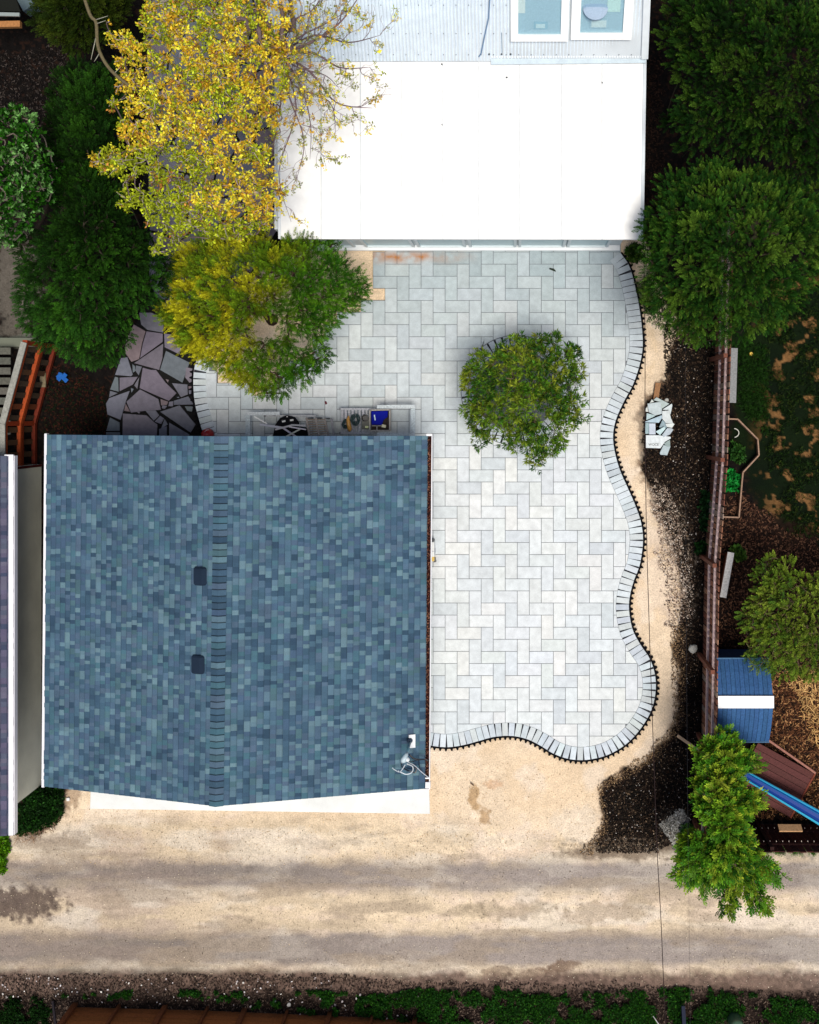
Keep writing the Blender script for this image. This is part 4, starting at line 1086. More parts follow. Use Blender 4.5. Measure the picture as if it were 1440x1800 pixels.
lounge(599, 664, 719, 761, 663, 730, 726, "grey slatted lounge chair carrying the hose and crate, right of the stacked furniture")
lounge(468, 556, 731, 775, 434, 492, 436, "grey slatted lounge chair under black bags and crossed poles, near the garage's eave")
def coil():
    root = thing("hose_coil", PV(613, 740, .42), "dark green hose bundle lying on the right lounge chair", "hose")
    m = MB(); rnd = random.Random(4)
    for cx, cy, r0 in ((608, 745, 8), (625, 738, 10)):
        pts = []
        for k in range(90):
            t = k*.55; r = r0*(.35+.65*abs(math.sin(k*.21)))+rnd.uniform(-1, 1); pts.append(P(cx+r*.8*math.cos(t), cy+r*math.sin(t), .42+.03*math.sin(k*.7)+.02*rnd.random()+.001*k))
        m.tube(pts, .014, jit(A(44, 66, 68), .1, rnd), 6)
    m.build("hose", M_plastic, root, smooth=True)
    m = MB(); m.tube([P(613, 731, .52), P(612, 737, .55), P(613, 745, .56), P(615, 754, .53), P(614, 758, .5)], [.02, .04, .05, .06, .03], A(206, 150, 70), 10); m.build("nozzle", M_plastic, root, smooth=True)
coil()
def crate():
    root = thing("wooden_crate", PV(669, 738, .4), "open pale wooden crate on the right lounge chair, full of blue cloth", "crate")
    z0 = .40; m = MB(); c = A(176, 170, 164)
    for a, b in (((651, 721), (686, 720)), ((686, 720), (686, 757)), ((686, 757), (651, 757)), ((651, 757), (651, 721))): m.beam(P(*a, z0+.1), P(*b, z0+.1), .035, .18, c)
    m.beam(P(654, 748.5, z0+.12), P(672, 748.5, z0+.12), .02, .1, c); m.beam(P(663, 748, z0+.12), P(663, 757, z0+.12), .02, .1, c)
    m.box(PV(669, 739, z0+.02), (.44, .48, .02), A(60, 50, 46)); m.build("frame", M_wood, root)
    o = MB(); o.prism([P(x, y, z0+.15)[:2] for x, y in ((652.5, 723), (682, 722), (681, 733), (674, 738), (671, 747), (653, 746))], z0+.06, z0+.15, A(22, 32, 160), inset=.02); tag(o.build("blue_cloth", M_cloth), "deep blue cloth folded inside the crate", "cloth")
    o = MB(); o.box(PV(659, 734, z0+.165), (.03, .14, .012), A(206, 232, 250), rz=.15); tag(o.build("label_tag", M_paint), "pale slim tag on the blue cloth in the crate", "tag")
    o = MB(); o.box(PV(675, 749, z0+.14), (.10, .07, .06), A(232, 226, 190), rz=-.2); tag(o.build("soap_box", M_paint), "small cream box in the crate's corner", "box")
    b = thing("seed_tray", PV(643, 738, .42), "black tray of pots beside the crate's left side", "tray")
    o = MB(); o.lathe(PV(643, 735, .40), [(.07, 0), (.09, .16), (.08, .16), (.065, .06), (0, .06)], (.012, .01, .01), 14, cap=False); o.box(PV(643, 744, .42), (.18, .3, .05), A(60, 64, 52)); o.build("pot", M_plastic, b)
    o = MB(); o.box(PV(645, 750.5, .50), (.08, .05, .03), A(226, 236, 170)); tag(o.build("pale_block", M_paint), "small pale yellow block on the black tray", "block")
crate()
def folded_chair(px, label, tilt):
    root = thing("folding_chair", PV(px, 752), label, "folding chair", "folded wooden chairs leaning together"); rnd = random.Random(px); c = A(150, 142, 138)
    a0, a1 = P(px-2, 735, .85), P(px+2+tilt, 775, .85); b0, b1 = P(px+14, 736, .72), P(px+18+tilt, 772, .72)
    m = MB(); m.beam(a0, a1, .05, .04, c); m.beam(b0, b1, .04, .04, c); m.build("frame", M_wood, root)
    m = MB()
    for k in range(9):
        t = (k+.5)/9; m.beam(Vector(a0).lerp(Vector(a1), t), Vector(b0).lerp(Vector(b1), t), .028, .018, jit(A(146, 132, 118), .1, rnd))
    m.build("slats", M_wood, root)
    for q in (a0, a1, b0, b1): m = MB(); m.beam((q[0], q[1], 0), q, .035, .03, A(120, 116, 116)); m.build("leg", M_wood, root)
folded_chair(541, "folded slatted chair beside the crossed poles, left of its twin", 3); folded_chair(557, "folded slatted chair nearest the hose bundle, right of its twin", 4)
m = MB(); m.beam(P(583, 737, .6), P(588, 772, .6), .05, .03, A(150, 150, 156)); m.beam((P(583, 737)[0], P(583, 737)[1], 0), P(583, 737, .6), .04, .03, A(120, 120, 126)); m.beam((P(588, 772)[0], P(588, 772)[1], 0), P(588, 772, .6), .04, .03, A(120, 120, 126))
tag(m.build("folded_chair_edge", M_wood), "narrow grey edge of another folded chair between the folded chairs and right lounge chair", "frame")  # thin bars built as the edge of another folded chair
m = MB(); m.prism([P(x, y, .6)[:2] for x, y in ((484, 746), (492, 735), (503, 730), (516, 733), (524, 743), (523, 750), (540, 752), (544, 775), (478, 775), (482, 755))], .42, .62, (.006, .006, .008), inset=.05)
bag = m.build("black_bag", M_cloth); tag(bag, "black bag with two white patches on the left lounge chair", "bag")
m = MB(); m.box(PV(499, 740.5, .63), (.085, .04, .012), A(235, 235, 235), rz=.25); m.box(PV(513, 738.5, .63), (.085, .04, .012), A(235, 235, 235), rz=.15); m.box(PV(505, 732.5, .63), (.03, .02, .012), A(235, 235, 235)); m.build("white_patch", M_paint, bag)
def pole(a, b, za, zb, w, c, label):
    c = tuple(min(250, int(q*1.22)) for q in c)
    m = MB(); m.beam(P(*a, za), P(*b, zb), w, .03, A(*c)); tag(m.build("pole", M_galv), label, "pole", "poles lying over the left lounge chair")
pole((457, 746), (497, 752), .70, .78, .05, (176, 176, 186), "grey flat pole reaching furthest left across the black bag")
pole((496, 751), (527, 772), .78, .76, .04, (176, 170, 186), "lilac-grey pole running down to the eave over the bag")
pole((484, 755), (515, 747), .84, .84, .04, (170, 166, 172), "short upper grey pole crossing the bag")
pole((512, 747), (538, 748), .84, .86, .04, (150, 150, 156), "short grey pole touching the folded chair")
pole((508, 750), (538, 755), .80, .80, .03, (190, 186, 196), "thin pale pole just below the upper one")
pole((497, 771), (528, 754), .88, .88, .035, (176, 176, 166), "diagonal grey pole rising towards the folded chair")
pole((447, 732), (470, 745), .8, .82, .025, (235, 235, 240), "thin white-tipped rod at the upper left of the bag")
pole((466, 770), (479, 764), .86, .86, .025, (235, 235, 240), "thin white rod poking out at the eave")
m = MB(); m.lathe(PV(367, 764), [(.13, 0), (.16, .06), (.15, .16), (.10, .24), (.03, .27), (0, .27)], A(170, 12, 18), 18)
rb = m.build("red_container", M_plastic, smooth=True); tag(rb, "glossy red rounded container tucked at the eave end of the left paver border", "container")
m = MB(); m.tube([PV(360, 759, .24), PV(363, 756, .3), PV(367, 755, .3)], .01, A(230, 200, 200), 6); m.build("handle", M_plastic, rb)
def sack():
    root = thing("box_stack", PV(760, 968), "white and yellow packaging standing against the garage wall on the patio", "packaging")
    m = MB(); m.box(PV(757.5, 964, .25), (.2, .36, .5), A(240, 242, 240), rz=.03); m.build("white_carton", M_paint, root)
    m = MB(); m.box(PV(758, 980, .22), (.17, .14, .46), A(236, 196, 84), rz=.1); m.build("yellow_carton", M_paint, root)
    m = MB(); m.box(PV(758, 950, .18), (.16, .05, .36), (.02, .02, .02)); m.box(PV(764.5, 984, .1), (.06, .1, .2), (.02, .02, .02), rz=.2); m.box(PV(764, 968, .2), (.03, .12, .4), A(150, 150, 160)); m.build("black_end", M_plastic, root)
    m = MB(); m.box(PV(755, 963, .505), (.035, .025, .006), A(110, 120, 110)); m.box(PV(759, 969, .505), (.12, .012, .006), A(170, 170, 190)); m.build("print", M_paint, root)
sack()

# cables overhead
def cable(name, pts, r, c, label):
    m = MB(); m.tube(catmull3([P(*p) for p in pts], 8), r, c, 6); tag(m.build(name, M_rubber), label, "cable")
cable("overhead_cable", [(1131, 380, 2.7), (1134, 600, 2.9), (1134, 760, 3.0), (1137, 950, 3.2), (1143, 1150, 3.5), (1149, 1323, 3.8), (1155, 1490, 4.1), (1162, 1617, 4.4), (1167, 1735, 4.7), (1174, 1900, 5.1), (1190, 2300, 6)], .008, (.03, .02, .02), "thin black overhead cable from the house corner across the sand and alley")
cable("overhead_cable", [(1206, 300, 3.5), (1205, 640, 3.4), (1206, 1000, 3.4), (1208, 1300, 3.5), (1210, 1500, 3.7), (1215, 1900, 4.5)], .002, (.04, .04, .045), "thin grey overhead cable above the dark mulch strip")

# ------------------------------------------------------------------ foliage
def leaf_quad(base, d, side, L, W, fold=.15):
    """diamond leaf: 4 verts"""
    n = np.cross(d, side)
    return [base, base+d*L*.45+side*W*.5+n*fold*W, base+d*L, base+d*L*.5-side*W*.5+n*fold*W]
def nrmz(v): return v/np.linalg.norm(v)
def tmpl_conifer(rng, n=8):
    out = []
    for k in range(n):
        t = (k+.6)/n; b = np.array([t, 0, .05*math.sin(t*2.5)]); l = .42*(1-t*.55)
        for s in (-1, 1):
            a = rng.uniform(.55, .95); d = nrmz(np.array([math.cos(a), s*math.sin(a), rng.uniform(-.1, .35)])); sd = nrmz(np.cross(d, [0, 0, 1])+rng.normal(0, .35, 3))
            out.append(leaf_quad(b, d, sd, l*rng.uniform(.8, 1.15), .10))
    out.append(leaf_quad(np.array([.92, 0, .02]), np.array([1., 0, .1]), np.array([0, 1., 0]), .28, .1))
    return np.array(out)
def tmpl_cluster(rng, n=8, W=.2, spread=1.1, L=.75):
    out = []
    for k in range(n):
        t = rng.uniform(0, .45); az = k*2.399+rng.uniform(-.3, .3); el = rng.uniform(.35, spread)
        d = nrmz(np.array([math.cos(el), math.sin(el)*math.cos(az), math.sin(el)*math.sin(az)])); sd = nrmz(np.cross(d, rng.normal(0, 1, 3)))
        out.append(leaf_quad(np.array([t, 0, 0]), d, sd, L*rng.uniform(.7, 1.15), W))
    return np.array(out)
def tmpl_bunch(rng, n=11):
    out = []
    for k in range(n):
        b = rng.normal(0, .22, 3); d = nrmz(b+rng.normal(0, .3, 3)); sd = nrmz(np.cross(d, rng.normal(0, 1, 3)))
        out.append(leaf_quad(b*.6, d, sd, rng.uniform(.32, .55), .24))
    return np.array(out)
def tmpl_pinnate(rng, n=5):
    out = []
    for k in range(n):
        t = (k+.3)/n
        for s in (-1, 1):
            a = rng.uniform(.7, 1.1); d = nrmz(np.array([math.cos(a), s*math.sin(a), rng.uniform(-.2, .2)])); sd = nrmz(np.cross(d, [0, 0, 1])+rng.normal(0, .25, 3))
            out.append(leaf_quad(np.array([t, 0, 0]), d, sd, .45, .2))
    out.append(leaf_quad(np.array([1., 0, 0]), np.array([1., 0, 0]), np.array([0, 1., 0]), .42, .2))
    return np.array(out)
def stamp(tmpls, org, dirs, ups, scale, cols, rng, leaf_j=.22, tip=.38):
    V = []; Cc = []
    pick = rng.integers(0, len(tmpls), len(org))
    for ti, T in enumerate(tmpls):
        ix = np.where(pick == ti)[0]
        if not len(ix): continue
        d = dirs[ix]; d = d/np.linalg.norm(d, axis=1)[:, None]
        u = ups[ix]; y = np.cross(u, d); y = y/np.maximum(np.linalg.norm(y, axis=1)[:, None], 1e-6); z = np.cross(d, y)
        R = np.stack([d, y, z], 2)       # columns
        P_ = np.einsum('nij,lkj->nlki', R, T)*scale[ix][:, None, None, None]+org[ix][:, None, None, :]
        V.append(P_.reshape(-1, 3))
        tx = T[:, 0, 0]; tx = (tx-tx.min())/max(1e-6, tx.max()-tx.min()); tipf = (1-tip+2*tip*tx)[None, :, None, None]
        lj = (1+rng.uniform(-leaf_j, leaf_j, (len(ix), T.shape[0], 1, 1)))*tipf; c = cols[ix][:, None, None, :]*lj
        Cc.append(np.broadcast_to(c, (len(ix), T.shape[0], 4, 3)).reshape(-1, 3))
    return np.concatenate(V), np.clip(np.concatenate(Cc), .001, .9)

def tree(name, label, poly, zl, zh, lobe_px, n_spray, size, tmpls, palette, base, seed, holes=(), mat=None, trunk_r=.12, fork_z=None, bark=(96, 80, 66), up_bias=.25, colfn=None,
         group=None, branch_r=.035, twigs=0, cat="tree", spacing=.75, lobe_gap=0.0, inner=.72, fork=None, edge_in=.45, leafj=.22, radial=.6, twig_c=None, ragged=True):
    rng = np.random.default_rng(seed)
    root = thing(name, P(base[0], base[1], 0), label, cat, group)
    xs = [p[0] for p in poly]; ys = [p[1] for p in poly]
    lob = []; tries = 0
    while tries < 9000:
        tries += 1
        x, y = rng.uniform(min(xs), max(xs)), rng.uniform(min(ys), max(ys))
        r = lobe_px*rng.uniform(.7, 1.25)
        if any((x-a)**2+(y-b)**2 < (spacing*(r+c)/2*1.1)**2 for a, b, c, _ in lob): continue
        d = float(sdist(np.array([x]), np.array([y]), poly)[0])
        if d < r*edge_in: 
            r2 = d/edge_in
            if r2 < lobe_px*.38: continue
            r = r2
        nv = float(fbm(np.array([x]), np.array([y]), seed, 1/34.0, 2)[0])
        if ragged and ((d < r*1.5 and nv < .40) or nv > .74): continue
        if any(float(sdist(np.array([x]), np.array([y]), h)[0]) > -r*.55 for h in holes): continue
        if rng.random() < lobe_gap: continue
        lob.append((x, y, r, d))
    dm = max(l[3] for l in lob)
    C3 = []; R3 = []
    for x, y, r, d in lob:
        t = math.sqrt(max(0, 1-(1-min(1, d/dm))**2)); z = zl+(zh-zl)*t*rng.uniform(.72, 1.0)
        k = (1-z/HC)/S; C3.append(P(x, y, z)); R3.append(r*k)
    C3 = np.array(C3); R3 = np.array(R3); cen = C3.mean(0); 
    w = R3**2; w /= w.sum(); li = rng.choice(len(C3), n_spray, p=w)
    v = rng.normal(0, 1, (n_spray, 3)); v[:, 2] = np.abs(v[:, 2])*.9-.15; v /= np.linalg.norm(v, axis=1)[:, None]
    rr = rng.uniform(inner, 1.0, n_spray); rr = np.where(rng.random(n_spray) < .12, rng.uniform(1.0, 1.22, n_spray), rr)
    org = C3[li]+v*(R3[li]*rr)[:, None]*np.array([1, 1, .75])
    outw = org-cen; outw[:, 2] *= .2; outw /= np.maximum(np.linalg.norm(outw, axis=1)[:, None], .01)
    dirs = v*.8+outw*radial+np.array([0, 0, up_bias])+rng.normal(0, .22, (n_spray, 3))
    ups = np.array([0, 0, 1.0])+v*.5+rng.normal(0, .35, (n_spray, 3))
    pal = np.array([A(*c) for c in palette])
    lobc = pal[rng.integers(0, len(pal), len(C3))]; sc = pal[rng.integers(0, len(pal), n_spray)]
    cols = (.55*lobc[li]+.45*sc)*rng.uniform(.75, 1.25, (n_spray, 1))
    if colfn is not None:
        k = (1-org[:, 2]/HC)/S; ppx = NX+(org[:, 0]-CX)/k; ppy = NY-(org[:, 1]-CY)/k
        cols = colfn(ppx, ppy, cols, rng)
    scl = size*rng.uniform(.7, 1.3, n_spray)
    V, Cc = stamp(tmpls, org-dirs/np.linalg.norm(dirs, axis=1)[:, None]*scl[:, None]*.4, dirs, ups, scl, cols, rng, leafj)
    fast_mesh("crown", V, 4, Cc, mat or (M_needle if tmpls is TC else M_leaf), root)
    # trunk and limbs
    bz = fork_z if fork_z else zl*.6
    f = Vector(fork) if fork else Vector((P(base[0], base[1])[0]*.7+cen[0]*.3, P(base[0], base[1])[1]*.7+cen[1]*.3, bz))
    b0 = Vector(P(base[0], base[1], 0)); m = MB(); rnd = random.Random(seed); bc = A(*bark)
    m.tube([b0-Vector((0, 0, .05)), b0+Vector((0, 0, .12)), b0.lerp(f, .5)+Vector((rnd.uniform(-.05, .05), rnd.uniform(-.05, .05), 0)), f], [trunk_r*1.35, trunk_r*1.05, trunk_r*.9, trunk_r*.75], bc, 9)
    m.build("trunk", M_bark, root, smooth=True)
    m = MB(); order = np.argsort([np.linalg.norm(c[:2]-np.array(f)[:2]) for c in C3]); nodes = [(f, trunk_r*.6)]
    for ix in order:
        c = Vector(C3[ix]); best = min(nodes, key=lambda n: (n[0]-c).length+.5*max(0, n[0].z-c.z)); p, r = best
        r2 = max(branch_r*.45, r*.72); md = p.lerp(c, .5)+Vector((rnd.uniform(-.1, .1), rnd.uniform(-.1, .1), rnd.uniform(-.1, .05)))
        pts = catmull3([p, md, c], 4); rs = [min(r, branch_r*2.2)*(1-i/len(pts))+r2*.8*(i/len(pts)) for i in range(len(pts))]
        m.tube(pts, rs, jit(bc, .1, rnd), 6); nodes.append((c, r2)); nodes.append((md, (r+r2)/2))
    if twigs:
        sel = rng.choice(n_spray, min(twigs, n_spray), replace=False); tc = A(*(twig_c or bark))
        for q in sel:
            c = Vector(C3[li[q]]); o = Vector(org[q]); md = c.lerp(o, .5)+Vector((rnd.uniform(-.06, .06), rnd.uniform(-.06, .06), rnd.uniform(0, .08)))
            m.tube([c, md, o], [branch_r*.3, branch_r*.2, branch_r*.12], jit(tc, .15, rnd), 4)
    m.build("branches", M_bark, root, smooth=True)
    return root
rT = np.random.default_rng(5)
TC = [tmpl_conifer(rT) for _ in range(4)]; TL_ = [tmpl_cluster(rT, 9, .16, 1.15, .8) for _ in range(4)]; TB = [tmpl_bunch(rT) for _ in range(5)]; TP = [tmpl_pinnate(rT) for _ in range(4)]; TO = [tmpl_cluster(rT, 7, .34, 1.3, .6) for _ in range(4)]
TS = [tmpl_conifer(rT, 6) for _ in range(4)]

# the evergreens on the right
tree("evergreen_tree", "large dark evergreen filling the photo's upper right corner", [(1150, -60), (1172, 30), (1160, 60), (1178, 110), (1190, 150), (1163, 195), (1180, 250), (1215, 272), (1270, 262), (1330, 285), (1400, 305), (1480, 330), (1600, 300), (1600, -60)],
     3.4, 6.0, 18, 10500, .16, TC, [(26, 56, 12), (18, 42, 10), (38, 70, 16), (20, 48, 14), (68, 96, 28), (14, 32, 8)], (1340, 90), 101, lobe_gap=.1, inner=.55, trunk_r=.2, group="evergreens right of the house", bark=(40, 36, 28), branch_r=.022, twigs=160, twig_c=(70, 74, 44))
tree("evergreen_tree", "bushy evergreen right of the patio's top, overhanging the picket fence", [(1124, 400), (1140, 352), (1180, 302), (1240, 284), (1300, 290), (1370, 310), (1440, 330), (1580, 380), (1560, 480), (1430, 492), (1392, 555), (1335, 602), (1275, 598), (1225, 606), (1180, 588), (1142, 560), (1122, 508), (1137, 450)],
     2.8, 5.0, 17, 9500, .155, TC, [(38, 74, 18), (26, 58, 14), (54, 90, 24), (28, 62, 20), (88, 118, 36), (20, 46, 12)], (1265, 440), 102, lobe_gap=.1, inner=.55, trunk_r=.18, group="evergreens right of the house", bark=(46, 42, 32), branch_r=.022, twigs=160, twig_c=(84, 86, 50))
tree("evergreen_shrub", "loose yellow-green evergreen shrub above the blue playhouse", [(1300, 1092), (1312, 1040), (1328, 992), (1362, 975), (1410, 1008), (1560, 1000), (1560, 1180), (1405, 1194), (1350, 1182), (1322, 1172), (1308, 1150), (1318, 1120)],
     1.6, 2.9, 17, 3500, .16, TC, [(104, 128, 36), (72, 100, 28), (118, 134, 44), (60, 92, 30)], (1380, 1090), 103, lobe_gap=.1, inner=.55, trunk_r=.09, twigs=260, twig_c=(130, 120, 80), cat="shrub")
# left evergreens
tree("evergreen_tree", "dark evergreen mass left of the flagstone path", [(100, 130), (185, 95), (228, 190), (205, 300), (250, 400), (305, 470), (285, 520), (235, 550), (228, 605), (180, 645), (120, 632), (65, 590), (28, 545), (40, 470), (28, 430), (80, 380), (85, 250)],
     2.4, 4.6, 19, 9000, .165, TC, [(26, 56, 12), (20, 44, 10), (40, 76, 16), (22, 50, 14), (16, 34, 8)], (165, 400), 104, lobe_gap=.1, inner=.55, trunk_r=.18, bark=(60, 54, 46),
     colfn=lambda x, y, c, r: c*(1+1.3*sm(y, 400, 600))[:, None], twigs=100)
tree("evergreen_tree", "small dim evergreen at the upper left beside the shed", [(48, -40), (225, -40), (215, 50), (165, 90), (105, 82), (62, 42)], 2.0, 3.6, 20, 1900, .19, TC, [(40, 56, 12), (28, 42, 10), (56, 68, 16)], (130, 10), 105, trunk_r=.12, bark=(60, 54, 46))
tree("birch_tree", "light green broadleaf tree with glinting leaves at the left edge", [(-60, 175), (25, 180), (62, 205), (82, 245), (106, 290), (98, 340), (72, 365), (52, 402), (22, 432), (-60, 440)], 4.2, 5.8, 18, 1300, .15, TO, [(34, 88, 10), (50, 106, 18), (24, 64, 8), (38, 92, 14), (30, 76, 10), (150, 205, 120)], (-60, 300), 106,  # pale palette entry paints the glints into some leaves
     mat=M_leaf, trunk_r=.12, lobe_gap=.2, bark=(120, 110, 100), twigs=120)

# yellow spring tree
def maple_col(x, y, c, rng):
    n = fbm(x, y, 88, 1/45.0, 3); 
    G = .88; yel = np.array(A(238, 204, 58, G)); org = np.array(A(206, 164, 44, G)); lime = np.array(A(156, 168, 36, G)); br = np.array(A(160, 110, 50, G))
    pick = rng.random(len(x)); base = np.where((pick < .66)[:, None], yel, org)
    limey = np.clip(sm(y, 250, 330)*(1-sm(x, 300, 360))+sm(n, .54, .62)*.6+sm(y, 380, 430)*.5+.16, 0, 1)
    base = np.where((rng.random(len(x)) < limey)[:, None], lime, base)
    base = np.where((rng.random(len(x)) < .04)[:, None], br, base)
    return base*rng.uniform(.6, 1.25, (len(x), 1))
FORK = P(492, 95, 4.4)
mt = tree("maple_tree", "tall spring tree with yellow leaf bunches and pale bare twigs, upper left", [(180, 30), (235, 45), (262, -60), (500, -60), (520, 60), (505, 150), (490, 230), (478, 300), (505, 350), (470, 400), (430, 420), (360, 430), (300, 440), (268, 455), (255, 410), (210, 375), (205, 335), (158, 290), (170, 265), (215, 260), (188, 165), (212, 130), (195, 70)],
     5.0, 7.2, 20, 4000, .16, TB, [(230, 195, 60)], (470, 80), 107, colfn=maple_col, trunk_r=.17, fork=FORK, bark=(104, 88, 88), branch_r=.03, twigs=1300, twig_c=(186, 168, 168), inner=.35, spacing=.86, lobe_gap=.15, leafj=.22, radial=.3)
def maple_side():
    """the open limbs over the white roof, each twig ending in a few bunches"""
    rng = np.random.default_rng(55); rnd = random.Random(55); f = Vector(FORK)
    tips = [(662, -8, 6.6), (690, -30, 6.8), (630, 30, 6.4), (675, 62, 6.2), (600, -20, 6.4), (675, 100, 6.0), (640, 122, 5.8), (655, 160, 5.7), (668, 200, 5.4), (605, 205, 5.4), (645, 178, 5.5), (585, 238, 5.2), (545, 262, 5.0), (520, 320, 4.8), (530, 365, 4.6), (560, 170, 5.5), (575, 60, 6.2), (545, 20, 6.2), (560, 130, 5.6), (620, 80, 6.0), (525, 200, 5.2), (505, 290, 4.9), (515, 395, 4.4), (590, 100, 5.9), (650, 130, 5.8)]
    m = MB(); ends = []; dark = A(128, 108, 114)
    def grow(p, e, r, lvl):
        d = e-p; L = d.length; sd = Vector((-d.y, d.x, 0)).normalized()
        m1 = p+d*.35+sd*rnd.uniform(-.12, .12)*L+Vector((0, 0, rnd.uniform(0, .08)*L)); m2 = p+d*.7+sd*rnd.uniform(-.12, .12)*L
        pts = catmull3([p, m1, m2, e], 5); n = len(pts)
        m.tube(pts, [max(.0035, r*(1-i/n)**.8) for i in range(n)], jit(dark if lvl < 2 else A(160, 142, 144), .15, rnd), 6 if lvl == 0 else 4)
        if lvl == 0:
            for k in range(9):
                s_ = (k+1)/10*rnd.uniform(.9, 1.1); q = pts[min(n-1, int(s_*n))]; ang = rnd.choice((-1, 1))*rnd.uniform(.35, .95); dd = Matrix.Rotation(ang, 3, 'Z')@d.normalized()
                grow(q, q+dd*rnd.uniform(.45, .95)*(1.15-s_*.5)+Vector((0, 0, rnd.uniform(-.1, .2))), r*.42*(1.1-s_*.6), 1)
        elif lvl == 1:
            for k in range(6):
                q = pts[min(n-1, int(rnd.uniform(.15, 1)*n))]; ang = rnd.uniform(-1.1, 1.1); dd = Matrix.Rotation(ang, 3, 'Z')@d.normalized()
                grow(q, q+dd*rnd.uniform(.14, .38)+Vector((0, 0, rnd.uniform(-.05, .12))), .005, 2)
            ends.append(e)
        else:
            ends.append(e)
            if rnd.random() < .3: ends.append(p.lerp(e, .5))
    for tx, ty, tz, r in ((640, -20, 6.6, .036), (668, 62, 6.2, .03), (650, 118, 5.8, .034), (655, 190, 5.4, .034), (590, 236, 5.2, .028), (545, 280, 4.9, .022), (520, 320, 4.8, .024), (512, 390, 4.5, .02), (575, -30, 6.4, .03), (610, 20, 6.2, .024), (600, 160, 5.6, .022)):
        grow(f, PV(tx, ty, tz), r, 0)
    # bare limb at the far left of the crown
    m.build("open_limbs", M_bark, mt, smooth=True); m = MB()
    pts = catmull3([P(140, -30, 6), P(158, 25, 6), P(169, 40, 6), P(172, 80, 6), P(185, 110, 6), P(206, 134, 6), P(240, 160, 5.9)], 5); m.tube(pts, [.035]*len(pts), A(110, 100, 74), 6)
    for (a, b) in (((168, 35), (190, 28)), ((169, 42), (186, 36)), ((170, 60), (160, 105)), ((176, 92), (166, 108)), ((200, 130), (212, 118))): m.tube([P(*a, 6), P(*b, 6.1)], [.012, .004], A(170, 168, 150), 5)
    m.build("bare_limb", M_bark, mt, smooth=True)
    ends = [e for e in ends if rnd.random() < .85]; org = np.array(ends); n = len(org); c = maple_col(np.full(n, 520.), np.full(n, 100.), None, rng)
    green = rng.random(n) < .4; c[green] = np.array(A(160, 166, 84))*rng.uniform(.7, 1.2, (green.sum(), 1))
    scl = rng.uniform(.07, .16, n)
    V, Cc = stamp(TB, org, rng.normal(0, 1, (n, 3)), rng.normal(0, 1, (n, 3)), scl, c, rng, .3)
    fast_mesh("open_leaves", V, 4, Cc, M_leaf, mt)
maple_side()

# conifer over the patio corner, with the hollow showing its limbs
def juni_col(x, y, c, rng):
    k = sm(x+.25*(y-500), 560, 400)[:, None]*.85
    k = k*(.25+1.1*sm(fbm(x, y, 171, 1/20.0, 3), .38, .6))[:, None]
    return c*(1-k)+np.array(A(172, 172, 30))*rng.uniform(.4, 1.2, (len(x), 1))*k
tree("juniper_tree", "yellow-green conifer with an open hollow, left of the patio's top", [(280, 545), (298, 490), (312, 445), (370, 405), (440, 398), (500, 392), (560, 398), (600, 430), (640, 475), (645, 515), (612, 560), (592, 590), (580, 632), (548, 668), (485, 702), (442, 690), (402, 660), (368, 640), (322, 628), (302, 592)],
     1.7, 3.3, 17, 9500, .155, TC, [(66, 116, 20), (48, 96, 18), (88, 134, 26), (40, 84, 18), (32, 66, 14)], (478, 562), 108, holes=[[(445, 560), (468, 552), (492, 566), (500, 592), (480, 598), (450, 596)], [(520, 592), (545, 598), (546, 608), (524, 606)]], trunk_r=.12, fork_z=1.0, bark=(62, 46, 40), colfn=juni_col, twigs=150, branch_r=.045, spacing=.58, inner=.5)
# small tree in the ring
tree("ring_tree", "small leafy tree in the round paver ring on the patio", [(826, 628), (861, 608), (890, 600), (914, 587), (932, 606), (951, 585), (982, 586), (992, 604), (1010, 606), (1028, 638), (1022, 672), (1010, 690), (1029, 704), (1027, 738), (1008, 770), (990, 784), (975, 803), (954, 812), (945, 832), (932, 820), (914, 800), (898, 789), (884, 786), (876, 768), (858, 772), (836, 796), (828, 766), (812, 750), (803, 731), (819, 712), (832, 703), (820, 681), (816, 658)],
     1.3, 2.7, 15, 2300, .165, TL_, [(74, 116, 24), (50, 92, 20), (108, 138, 34), (38, 76, 22), (140, 150, 44)], (910, 690), 109, holes=[[(956, 744), (974, 746), (976, 762), (960, 762)], [(985, 682), (998, 682), (998, 692), (985, 692)], [(898, 748), (912, 748), (912, 764), (898, 764)]], trunk_r=.06, fork_z=.7, bark=(110, 96, 80), twigs=120, branch_r=.02,
     inner=.5, spacing=.8, twig_c=(140, 130, 100))
# leafy tree leaning over the alley
tree("leaning_tree", "glossy green broadleaf tree reaching over the alley at lower right", [(1242, 1292), (1268, 1280), (1290, 1286), (1312, 1312), (1336, 1332), (1338, 1352), (1308, 1362), (1312, 1384), (1342, 1390), (1340, 1418), (1322, 1424), (1312, 1430), (1314, 1455), (1324, 1478), (1345, 1502), (1384, 1538), (1372, 1556), (1345, 1540), (1338, 1562), (1356, 1590), (1346, 1612), (1330, 1606), (1308, 1572), (1294, 1566), (1292, 1606), (1278, 1614), (1264, 1590), (1262, 1562), (1244, 1560), (1240, 1584), (1228, 1578), (1228, 1548), (1205, 1560), (1180, 1542), (1194, 1495), (1196, 1462), (1232, 1458), (1246, 1470), (1226, 1430), (1216, 1392), (1226, 1340), (1222, 1312)],
     1.9, 3.3, 14, 2900, .17, TP, [(78, 130, 24), (46, 100, 18), (110, 154, 32), (34, 80, 16), (150, 164, 44)], (1262, 1425), 110, mat=M_leaf, trunk_r=.07, bark=(90, 78, 60), twigs=200, branch_r=.02, spacing=.5, inner=.4, edge_in=.75, ragged=False)

